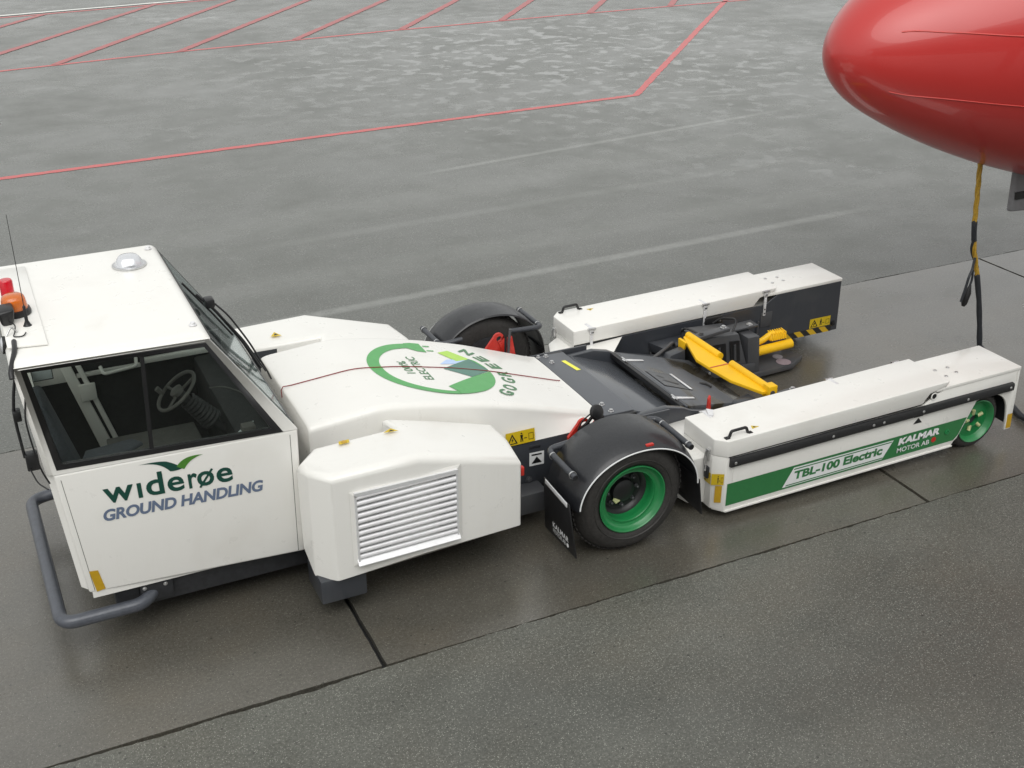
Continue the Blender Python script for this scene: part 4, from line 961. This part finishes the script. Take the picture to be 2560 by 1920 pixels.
# red pad-eyes inside the fenders
for s in (1, -1):
    ym, dz_ = (.78, 0) if s > 0 else (-.80, -.10)
    bm = bmesh.new(); out = [(1.90, .70), (1.90, .80)] + [(2.035+.055*math.cos(a), .885+.055*math.sin(a)) for a in [math.radians(160-20*i) for i in range(9)]] + [(2.09, .70)]
    cc = (2.04, .885); n = len(out); inn = [(cc[0]+.028*math.cos(math.radians(200-i*360/n)), cc[1]+.028*math.sin(math.radians(200-i*360/n))) for i in range(n)]
    for i in range(n):
        j = (i+1) % n; q = [out[i], out[j], inn[j], inn[i]]
        add_hex(bm, [(x, ym-.012, z+dz_) for x, z in q], [(x, ym+.012, z+dz_) for x, z in q])
    e = fin('pad_eye', bm, 'red', T)
    hexa('red_stop', 'red', T, [(2.13, ym-.02, .70+dz_), (2.20, ym-.02, .70+dz_), (2.20, ym+.04, .70+dz_), (2.13, ym+.04, .70+dz_)], [(2.14, ym-.02, .86+dz_), (2.165, ym-.02, .89+dz_), (2.165, ym+.04, .89+dz_), (2.14, ym+.04, .86+dz_)], .004)
    tube('lock_lever', 'machine', T, [(2.12, ym-.03, .72+dz_), (2.125, ym-.03, .86+dz_), (2.14, ym-.03, .97+dz_)], .014, 8)
ml = lathe('work_lamp', 'black', T, [(0, 0), (.045, 0), (.062, .012), (.064, .03), (.058, .042), (.035, .05), (0, .052)], (2.10, -.86, .905), (.25, -.85, .35), 28)
tube('lamp_stalk', 'black', ml, [(2.10, -.85, .88), (2.04, -.84, .80), (1.99, -.80, .74)], .014, 8, .03)
tube('lamp_cable', 'black', ml, [(2.10, -.84, .90), (2.0, -.86, .86), (1.96, -.85, .78), (2.0, -.80, .72)], .006, 6, .03)

# ---------------- fork arms
sh = lambda x: .0115*(x-2.98)      # arms rise slightly to the rear
def arm(s):
    zz = lambda x, z: z+sh(x)
    yo, yi = s*YO, s*.946
    # body: filled front part
    bm = bmesh.new()
    prof_f = [(2.975, .085), (5.40, .100), (5.405, .128), (5.43, .145), (5.60, .495), (5.60, .56), (2.975, .575)]
    prism_y(bm, prof_f, s*.966, s*1.415)
    A = fin('fork_arm', bm, 'white', T)
    # front end block with chamfered corner
    bm = bmesh.new()
    add_hex(bm, [(2.895, s*.948, .10), (3.05, s*.948, .085), (3.05, s*YO, .085), (2.985, s*YO, .085), (2.905, s*1.355, .092)], [(2.895, s*.948, .575), (3.05, s*.948, .575), (3.05, s*YO, .577), (2.975, s*YO, .577), (2.893, s*1.355, .576)]); bevel(bm, .005, 2)
    fin('arm_front', bm, 'white', A)
    # outer side plate with wheel arch
    arch = [(5.395, .112), (5.415, .145), (5.445, .165), (5.605, .500)] + [(5.78+.225*math.cos(math.radians(a)), .283+.235*math.sin(math.radians(a))) for a in (95, 80, 65, 50, 35, 20, 5)] + [(6.018, .22), (6.022, .115)]
    outer = [(3.051, .085)] + arch + [(6.095, .115), (6.072, .70), (5.235, .715), (5.08, .640), (4.97, .577), (3.051, .577)]
    bm = bmesh.new(); add_hex(bm, [(x, s*1.415, z) for x, z in outer], [(x, s*YO, z) for x, z in outer]); bevel(bm, .004, 2)
    SP = fin('outer_side_plate', bm, 'white', T)
    # lower skirt flange
    bm = bmesh.new(); add_hex(bm, [(2.93, s*1.36, .075), (3.0, s*(YO+.012), .075), (5.39, s*(YO+.012), .100), (5.39, s*1.2, .100), (2.93, s*1.0, .075)], [(2.93, s*1.36, .088), (3.0, s*(YO+.012), .088), (5.39, s*(YO+.012), .113), (5.39, s*1.2, .113), (2.93, s*1.0, .088)])
    fin('skirt_flange', bm, 'white', A)
    # rear deck top and end plate
    hexa('rear_deck', 'white', T, [(5.10, s*.940, .690), (6.072, s*.940, .702), (6.072, s*(YO+.004), .702), (5.10, s*(YO+.004), .690)], [(5.10, s*.940, .722), (6.076, s*.940, .736), (6.076, s*(YO+.004), .736), (5.10, s*(YO+.004), .722)], .006)
    rd = T.children[-1]
    box('end_plate', 'dark', T, 6.055, 6.075, s*.95, s*1.41, .16, .70, .003)
    for x, y in ((5.34, 1.16), (5.48, 1.27), (5.48, 1.165), (5.345, 1.29)):
        lathe('plug_mark', 'chrome', rd_ := A, [(.016, 0), (.014, .002), (0, .0025)], (x, s*y, .7285+sh(x)-.0255), (0, 0, 1), 14)
    # inner side plate
    bm = bmesh.new(); inner = [(2.95, .20), (3.6, .14), (6.085, .150), (6.07, .70), (5.27, .70), (5.10, .60), (2.95, .57)]
    add_hex(bm, [(x, s*.945, z) for x, z in inner], [(x, s*.965, z) for x, z in inner]); bevel(bm, .003, 1)
    IP = fin('inner_side_plate', bm, 'charcoal', T)
    hexa('hazard_strip', 'hazard', IP, [(5.42, s*.938, .152), (6.0, s*.938, .152), (6.0, s*.944, .152), (5.42, s*.944, .152)], [(5.42, s*.938, .215), (6.0, s*.938, .215), (6.0, s*.944, .215), (5.42, s*.944, .215)], 0)
    if s > 0: figure_sticker(IP, (5.71, .9435, .225), (1, 0, 0), (0, 0, 1), .27, .105)
    else: figure_sticker(IP, (5.98, -.9435, .225), (-1, 0, 0), (0, 0, 1), .27, .105)
    bolt('bolt', IP, (6.02, s*.944, .235), (0, -s, 0), .02, .02, 'black')
    for x in (3.75, 5.02): tube('pipe_stub', 'machine', IP, [(x, s*.93, .24), (x+.01, s*.93, .44)], .012, 8)
    box('pale_patch', 'machine', IP, 5.06, 5.20, s*.936, s*.944, .36, .52, .002)
    # wheel
    wc = (5.682, s*1.40, .264)
    t = lathe('rear_wheel', 'rubber', T, [(.19, -.01), (.205, .002), (.235, 0), (.252, -.012), (.262, -.03), (.263, -.13), (.25, -.15), (.19, -.15)], wc, (0, s, 0), 64, 50)
    lathe('rim', 'green', t, [(.19, -.14), (.198, .002), (.206, .010), (.200, .014), (.190, .006), (.176, -.030), (.168, -.042), (.075, -.036), (.058, -.020), (.052, -.022), (.050, -.06)], wc, (0, s, 0), 64, 40)
    lathe('hub', 'dark', t, [(.052, -.06), (.04, -.05), (0, -.05)], wc, (0, s, 0), 24)
    for k in range(5):
        a = math.radians(30+72*k); bc = Vector((wc[0]+.085*math.cos(a), s*1.368, wc[2]+.085*math.sin(a)))
        tube('wheel_stud', 'cream', t, [bc-Vector((.028*math.cos(a), 0, .028*math.sin(a))), bc+Vector((.02*math.cos(a), s*.012, .02*math.sin(a)))], .0165, 8)
    bm = bmesh.new()
    for k in range(44):
        a = 2*math.pi*k/44
        q = [(wc[0]+r*math.cos(a+da), wc[1]-s*yy, wc[2]+r*math.sin(a+da)) for r in (.258, .270) for da, yy in ((-.035, .025), (.035, .025), (.035, .13), (-.035, .13))]
        add_hex(bm, q[:4], q[4:])
    fin('tread', bm, 'rubber', t, 0)['kind'] = 'stuff'
    box('wheel_well', 'dark', T, 5.36, 6.05, s*1.20, s*1.235, .14, .69, 0)
    # lid with bevelled nose
    bm = bmesh.new()
    lp = [(2.893, .577), (4.955, .607), (5.030, .692), (5.205, .725), (5.235, .772), (2.893, .724)]
    prism_y(bm, lp, s*.942, s*(YO+.006)); bmesh.ops.recalc_face_normals(bm, faces=bm.faces)
    es = [e for e in bm.edges if all(abs(v.co.x-2.893) < 1e-3 and abs(v.co.y-s*(YO+.006)) < 1e-3 for v in e.verts)]
    bmesh.ops.bevel(bm, geom=es, offset=.085, segments=1, affect='EDGES')
    es = [e for e in bm.edges if all(abs(v.co.y-s*(YO+.006)) < 1e-3 and v.co.z > .70 for v in e.verts)]
    bevel(bm, .009, 3)
    LD = fin('arm_lid', bm, 'white', T, 40)
    hexa('lid_seam', 'black', LD, [(2.99, s*1.43, .5725), (4.95, s*1.43, .6025), (4.95, s*(YO+.0035), .6025), (2.99, s*(YO+.0035), .5725)], [(2.99, s*1.43, .5775), (4.95, s*1.43, .6075), (4.95, s*(YO+.0035), .6075), (2.99, s*(YO+.0035), .5775)], 0)
    # handle
    hz_ = .728; hy = s*1.395
    hd = tube('lid_handle', 'black', LD, [(2.985, hy, hz_), (3.01, hy, hz_+.006), (3.025, hy, hz_+.055), (3.165, hy, hz_+.058), (3.185, hy, hz_+.008), (3.21, hy, hz_)], .0125, 10, .016)
    for x in (2.99, 3.205): box('handle_foot', 'black', LD, x-.02, x+.02, hy-.018, hy+.018, hz_-.003, hz_+.008, .003)
    q = [(3.255, 1.36), (3.33, 1.35), (3.275, 1.31)]
    decal('warning_triangle', 'yellowst', LD, [(x, s*y, .724+.0175*(x-2.893)+.003) for x, y in q])
    decal('sticker_print', 'black', LD, [(x, s*y, .724+.0175*(x-2.893)+.0045) for x, y in ((3.278, 1.35), (3.30, 1.342), (3.28, 1.325))])
    # hinges on the inner edge
    for x in (3.08, 4.36, 5.09):
        zt = .724+.0175*(x-2.893)
        hg = hexa('strap_hinge', 'alu', LD, [(x-.018, s*.935, zt), (x+.018, s*.935, zt), (x+.018, s*1.05, zt), (x-.018, s*1.05, zt)], [(x-.018, s*.935, zt+.006), (x+.018, s*.935, zt+.006), (x+.012, s*1.05, zt+.006), (x-.012, s*1.05, zt+.006)], .002)
        tube('hinge_pin', 'chrome', LD, [(x-.04, s*.930, zt-.004), (x+.04, s*.930, zt-.004)], .012, 10)
        box('hinge_leaf', 'alu', LD, x-.02, x+.02, s*.928, s*.938, zt-.06, zt-.008, .002)
        for k in (.028, .048): bolt('bolt', LD, (x-.018+.7*k, s*.928, zt-.045), (0, -s, 0), .005, .004, 'dark')
        hexa('hinge_strap', 'alu', LD, [(x-.014, s*.925, zt-.27), (x+.014, s*.925, zt-.27), (x+.014, s*.935, zt-.27), (x-.014, s*.935, zt-.27)], [(x-.014, s*.925, zt-.07), (x+.014, s*.925, zt-.07), (x+.014, s*.938, zt-.07), (x-.014, s*.938, zt-.07)], .002)
        for k in (-.20, -.245): bolt('bolt', LD, (x, s*.925, zt+k), (0, -s, 0), .006, .004, 'dark')
    # black strip painting in the shadow gap under the lid at the inner front
    box('lid_shadow_gap', 'black', LD, 2.90, 3.42, s*.950, s*.944, .560, .578, 0)
    # latch on the front face
    la = box('toggle_latch', 'chrome', A, 2.868, 2.894, s*1.295, s*1.335, .52, .62, .006)
    tube('latch_bail', 'chrome', A, [(2.868, s*1.30, .60), (2.855, s*1.30, .50), (2.862, s*1.305, .43), (2.862, s*1.325, .43), (2.855, s*1.33, .50), (2.868, s*1.33, .60)], .005, 6, .01)
    box('latch_hook', 'dark', A, 2.872, 2.894, s*1.29, s*1.335, .36, .46, .004)
    # stickers on the front
    if s < 0:
        figure_sticker(A, (2.893, -1.26, .315), (.0, -1, 0), (0, 0, 1), .10, .10, True, False)
        c1 = Vector((2.899, -1.362, .315)); c2 = Vector((2.972, -1.430, .33)); figure_sticker(A, c1+Vector((-.004, -.004, 0)), (c2-c1), (0, 0, 1), .10, .10, False, True)
        du = (c2-c1).normalized(); nn_ = Vector((-.68, -.73, 0)).normalized(); o = c1+du*.035+nn_*.005+Vector((0, 0, -.165))
        decal('amber_reflector', 'amberrefl', A, [tuple(o), tuple(o+du*.055), tuple(o+du*.055+Vector((0, 0, .155))), tuple(o+Vector((0, 0, .155)))])
    else:
        decal('warning_sticker', 'yellowst', A, [(2.891, 1.20, .30), (2.891, 1.34, .30), (2.891, 1.34, .38), (2.891, 1.20, .38)])
    # rubber rail
    zr_ = lambda x, z: z+sh(x)
    bm = bmesh.new(); xs = [3.0+.15*i for i in range(21)]
    prof_r = [(0, .492), (.030, .497), (.034, .512), (.034, .550), (.028, .564), (0, .568)]
    rr = [[bm.verts.new((x, s*(YO+py), zr_(x, pz_)+.004*math.sin(x*5)*.3)) for py, pz_ in prof_r] for x in xs]
    for a, b_ in zip(rr, rr[1:]):
        for k in range(len(prof_r)): bm.faces.new((a[k], a[(k+1) % 6], b_[(k+1) % 6], b_[k]))
    bm.faces.new(rr[0]); bm.faces.new(rr[-1])
    RL = fin('rubber_rail', bm, 'blackrub', T, 40)
    for x in (3.04, 4.0, 4.42, 4.53, 4.96, 5.46, 5.96): bolt('rail_bolt', RL, (x, s*(YO+.034), zr_(x, .531)), (0, s, 0), .009, .005)
    # decals (near: as photographed; far: plain band)
    yd = s*(YO+.0015)
    dq = lambda mat, pts, l=0., nm='decal_band': decal(nm, mat, SP, [(x, yd+s*l, z+sh(x)) for x, z in pts])
    dq('greendecal', [(3.0, .130), (5.405, .130), (5.43, .160), (5.455, .205), (5.50, .325), (3.0, .330)] if False else [(3.0, .128), (5.403, .128), (5.448, .170), (5.522, .330), (3.0, .332)])
    lathe('drain_plug', 'green', SP, [(.026, 0), (.026, .008), (.014, .01), (.012, .004), (0, .004)], (5.31, s*(YO+.002), .235+sh(5.31)), (0, s, 0), 14)
    if s < 0:
        dq('whitedecal', [(3.555, .145), (4.60, .145), (4.70, .305), (3.655, .312)], .0012)
        dq('greendecal', [(3.585, .152), (4.60, .152), (4.606, .162), (3.592, .162)], .002, 'decal_stripe'); dq('greendecal', [(3.655, .290), (4.680, .286), (4.686, .296), (3.660, .300)], .002, 'decal_stripe')
        ux = Vector((1, 0, .0115)); vz = Vector((0, 0, 1))
        text('lettering', 'TBL-100', 'greendecal', SP, (3.665, -YO, .195+sh(3.66)), ux, vz, .47, .080, .042, .08, None, 1., 'LEFT', .0045)
        text('lettering', 'Electric', 'greendecal', SP, (4.17, -YO, .195+sh(4.2)), ux, vz, .42, .082, .042, .08, None, 1., 'LEFT', .0045)
        text('lettering', 'KALMAR', 'whitedecal', SP, (4.755, -YO, .238+sh(4.75)), ux, vz, .465, .068, .06, .12, None, 1., 'LEFT', .0045)
        text('lettering', 'MOTOR AB', 'whitedecal', SP, (4.755, -YO, .165+sh(4.75)), ux, vz, .36, .046, .012, 0, None, 1., 'LEFT', .0045)
        lathe('lettering', 'red', SP, [(.026, 0), (.026, .001), (0, .001)], (5.165, -(YO+.003), .195+sh(5.16)), (0, -1, 0), 20)
        dq('black', [(4.893, .410), (4.99, .408), (4.943, .462)], .0012, 'lift_mark'); dq('black', [(4.890, .472), (4.99, .470), (4.99, .484), (4.890, .486)], .0012, 'lift_mark')
    lathe('grommet', 'white', SP, [(.022, -.002), (.036, -.002), (.036, .002), (.028, .004), (.022, .001)], (5.083, s*(YO+.001), .633+sh(5.08)), (0, s, 0), 24)
    lathe('grommet_hole', 'black', SP, [(.024, 0), (.024, .002), (0, .002)], (5.083, s*(YO+.001), .633+sh(5.08)), (0, s, 0), 20)
    hexa('corner_trim', 'white', SP, [(6.045, s*(YO+.001), .60), (6.05, s*(YO+.001), .60), (6.05, s*(YO+.005), .60), (6.045, s*(YO+.005), .60)], [(6.035, s*(YO+.001), .70), (6.04, s*(YO+.001), .70), (6.04, s*(YO+.005), .70), (6.035, s*(YO+.005), .70)], 0)
    decal('amber_reflector', 'amberrefl', SP, [(6.035, yd, .125), (6.093, yd, .125), (6.085, yd, .27), (6.027, yd, .27)])
for s in (-1, 1): arm(s)
# red flag marker by the near arm
fl = hexa('red_tag', 'red', T, [(3.20, -.80, .60), (3.23, -.79, .60), (3.235, -.83, .60), (3.205, -.84, .60)], [(3.19, -.82, .77), (3.22, -.80, .79), (3.22, -.83, .79), (3.19, -.84, .77)], .004)
hexa('tag_bracket', 'alu', fl, [(3.10, -.94, .745), (3.14, -.98, .745), (3.10, -1.05, .735), (3.07, -1.02, .735)], [(3.10, -.94, .752), (3.14, -.98, .752), (3.10, -1.05, .742), (3.07, -1.02, .742)], .001)

# ================================================================== AIRCRAFT NOSE
AC = empty('aircraft_nose'); tag(AC, 'glossy red nose of a parked airliner overhanging at the top right', 'aircraft')
AX = (4.893, .15, 3.23)   # nose tip
rad = [(0, 0), (.02, .10), (.06, .18), (.13, .27), (.25, .385), (.45, .52), (.75, .67), (1.1, .83), (1.6, 1.03), (2.2, 1.24), (3.0, 1.47), (4.0, 1.68), (5.2, 1.83), (7, 1.88), (11, 1.88)]
def rr_(d):
    return interp(d/.857, rad)*.957
def nose():
    bm = bmesh.new(); rings = []; n = 96
    ds = [0.004, .02, .05, .09, .13, .18, .25, .33, .42, .52, .63, .75, .9, 1.05, 1.2, 1.4, 1.6, 1.8, 2.0, 2.2, 2.5, 2.8, 3.1, 3.5, 4, 4.6, 5.2, 6, 7, 9, 11]
    for d in ds:
        r = sum(rr_(max(0, d+k*min(.12, d*.3))) for k in (-1, -.5, 0, .5, 1))/5
        rise = .022*max(0, d-.2)   # axis climbs slightly
        rings.append([bm.verts.new((AX[0]+d, AX[1]+r*math.cos(2*math.pi*k/n), AX[2]+rise+r*math.sin(2*math.pi*k/n)*(1.04 if math.sin(2*math.pi*k/n) > 0 else 1.0))) for k in range(n)])
    tip = bm.verts.new(AX)
    for k in range(n): bm.faces.new((tip, rings[0][(k+1) % n], rings[0][k]))
    for a, b_ in zip(rings, rings[1:]):
        for k in range(n): bm.faces.new((a[k], a[(k+1) % n], b_[(k+1) % n], b_[k]))
    return fin('fuselage', bm, 'aircraft', AC, 60, False)
FU = nose()
def surf(d, ang, off=.0):
    r = sum(rr_(max(0, d+k*min(.12, d*.3))) for k in (-1, -.5, 0, .5, 1))/5 + off
    a = math.radians(ang); return (AX[0]+d, AX[1]+r*math.cos(a), AX[2]+.022*max(0, d-.2)+r*math.sin(a))
sinterp3 = lambda x, t: sum(interp(x+k*.06, t) for k in (-2, -1, 0, 1, 2))/5
A1 = [(.36, 149), (.56, 157), (.76, 161), (.98, 165), (1.22, 168), (1.6, 171), (2.2, 174)]; A2 = [(.34, 215), (.60, 209), (.86, 206), (1.12, 205), (1.36, 204), (1.8, 203), (2.4, 202)]
for A_, r__ in ((A1, .007), (A2, .005)):
    tube('lightning_strip', 'red', FU, [surf(A_[0][0]+(A_[-1][0]-A_[0][0])*i/40, sinterp3(A_[0][0]+(A_[-1][0]-A_[0][0])*i/40, A_), .003) for i in range(41)], r__, 6)

M['doorgrey'] = simple('grey_door_paint', (.20, .20, .21), .4, 0, .1)
GD = hexa('gear_door', 'doorgrey', AC, [(7.20, .02, 1.57), (7.24, -.02, 1.57), (8.4, -.05, 1.50), (8.4, .02, 1.50)], [(7.17, .02, 1.98), (7.20, -.02, 1.98), (8.4, -.05, 2.1), (8.4, .02, 2.1)], .02, 3)
hexa('door_opening', 'black', GD, [(7.24, -.045, 1.70), (7.24, -.022, 1.70), (7.36, -.022, 1.70), (7.36, -.045, 1.70)], [(7.23, -.045, 1.77), (7.23, -.022, 1.77), (7.35, -.022, 1.77), (7.35, -.045, 1.77)], 0)

# ================================================================== BOARDING BRIDGE behind the viewpoint (mirrored in the red paint)
BB = empty('boarding_bridge', (3, -11, 0)); BB.location = (0, 0, 0)
tag(BB, 'grey steel truss boarding bridge on legs, seen only mirrored in the red nose', 'boarding bridge')
M['steel'] = simple('painted_steel', (.30, .31, .31), .45, 0, .1)
box('bridge_floor', 'steel', BB, -9, 17, -12.4, -9.45, 3.1, 3.45, .02)
box('bridge_roof', 'steel', BB, -9, 17, -12.4, -9.35, 6.5, 6.8, .02)
for z0, z1 in ((3.45, 3.65), (6.3, 6.5)): box('truss_chord', 'steel', BB, -9, 17, -9.62, -9.42, z0, z1, .01)
for k in range(10):
    x = -8.8+2.85*k
    box('truss_post', 'steel', BB, x-.07, x+.07, -9.60, -9.46, 3.65, 6.3, .005)
    if k < 9: tube('truss_brace', 'steel', BB, [(x, -9.53, 3.7 if k % 2 else 6.25), (x+2.85, -9.53, 6.25 if k % 2 else 3.7)], .06, 8)
box('bridge_window', 'dark', BB, -8.9, 16.9, -12.3, -12.2, 3.5, 6.4, 0)
for x in (-6, 6, 14): box('bridge_leg', 'steel', BB, x-.2, x+.2, -11.2, -10.8, 0, 3.1, .02)

# ================================================================== GROUND POWER CABLE
CB = empty('power_cable', (0, 0, 0)); tag(CB, 'twisted yellow cable with black sleeves hanging from the red nose to the ground', 'cable')
cx = lambda t: 7.02+.10*t*t*.0
def cpt(z):  # hanging line with a slight sway
    return Vector((interp(z, [(0, 7.33), (.3, 7.26), (.6, 7.18), (.9, 7.08), (1.2, 6.97), (1.42, 6.92), (1.7, 6.89), (2.04, 6.85), (2.3, 6.80)]), .12, z))
def strands(z0, z1, mat, n, r, R, tw, name, ph=0, par=CB):
    out = None
    for k in range(n):
        pts = []
        for i in range(25):
            z = z0+(z1-z0)*i/24; a = ph+2*math.pi*k/n+tw*z
            pts.append(cpt(z)+Vector((R*math.cos(a), R*math.sin(a), 0)))
        out = tube(name, mat, par, pts, r, 8)
strands(1.46, 2.25, 'cable_y', 3, .0145, .012, 13, 'yellow_strand')
tube('black_sleeve', 'cable_b', CB, [cpt(1.49), cpt(1.47), cpt(1.38), cpt(1.27)], .034, 12, radii=[.022, .029, .027, .027])
strands(.86, 1.29, 'cable_y', 3, .0135, .013, 13, 'yellow_strand'); strands(.96, 1.29, 'cable_b', 1, .014, .026, 11, 'black_strand', 2.2)
tube('black_sleeve', 'cable_b', CB, [cpt(.90), cpt(.88), cpt(.70), cpt(.60), cpt(.45), cpt(.30), cpt(.16), cpt(.06)]+[Vector((7.30, .05, .035)), Vector((7.12, -.25, .035)), Vector((6.80, -.65, .035)), Vector((6.60, -.98, .035)), Vector((6.50, -1.2, .035)), Vector((6.48, -1.6, .035)), Vector((6.9, -2.0, .035))], .034, 12, radii=[.022, .030, .029, .026, .030, .026, .031, .028]+[.030]*7)
text('lettering', 'AXA 400', 'whitedecal', CB, (7.125, .082, .42), (0.02, 0, 1), (-1, 0, 0), .16, .022, .01, 0, None, 1, 'LEFT', .002) if False else None
lead = tube('plug_lead', 'cable_b', CB, [cpt(1.10)+Vector((-.03, -.03, 0)), (6.95, .07, .98), (6.90, .05, .93), (6.88, .05, .80), (6.85, .05, .66)], .013, 8, .05)
tube('plug_lead', 'cable_b', CB, [(6.95, .06, .98), (6.96, .06, .88), (6.94, .06, .80)], .011, 8, .03)
tube('hanging_plug', 'black', CB, [(6.95, .06, .82), (6.935, .06, .74), (6.91, .06, .63), (6.90, .06, .60)], .03, 10, radii=[.012, .034, .030, .016])
bpy.context.view_layer.update()
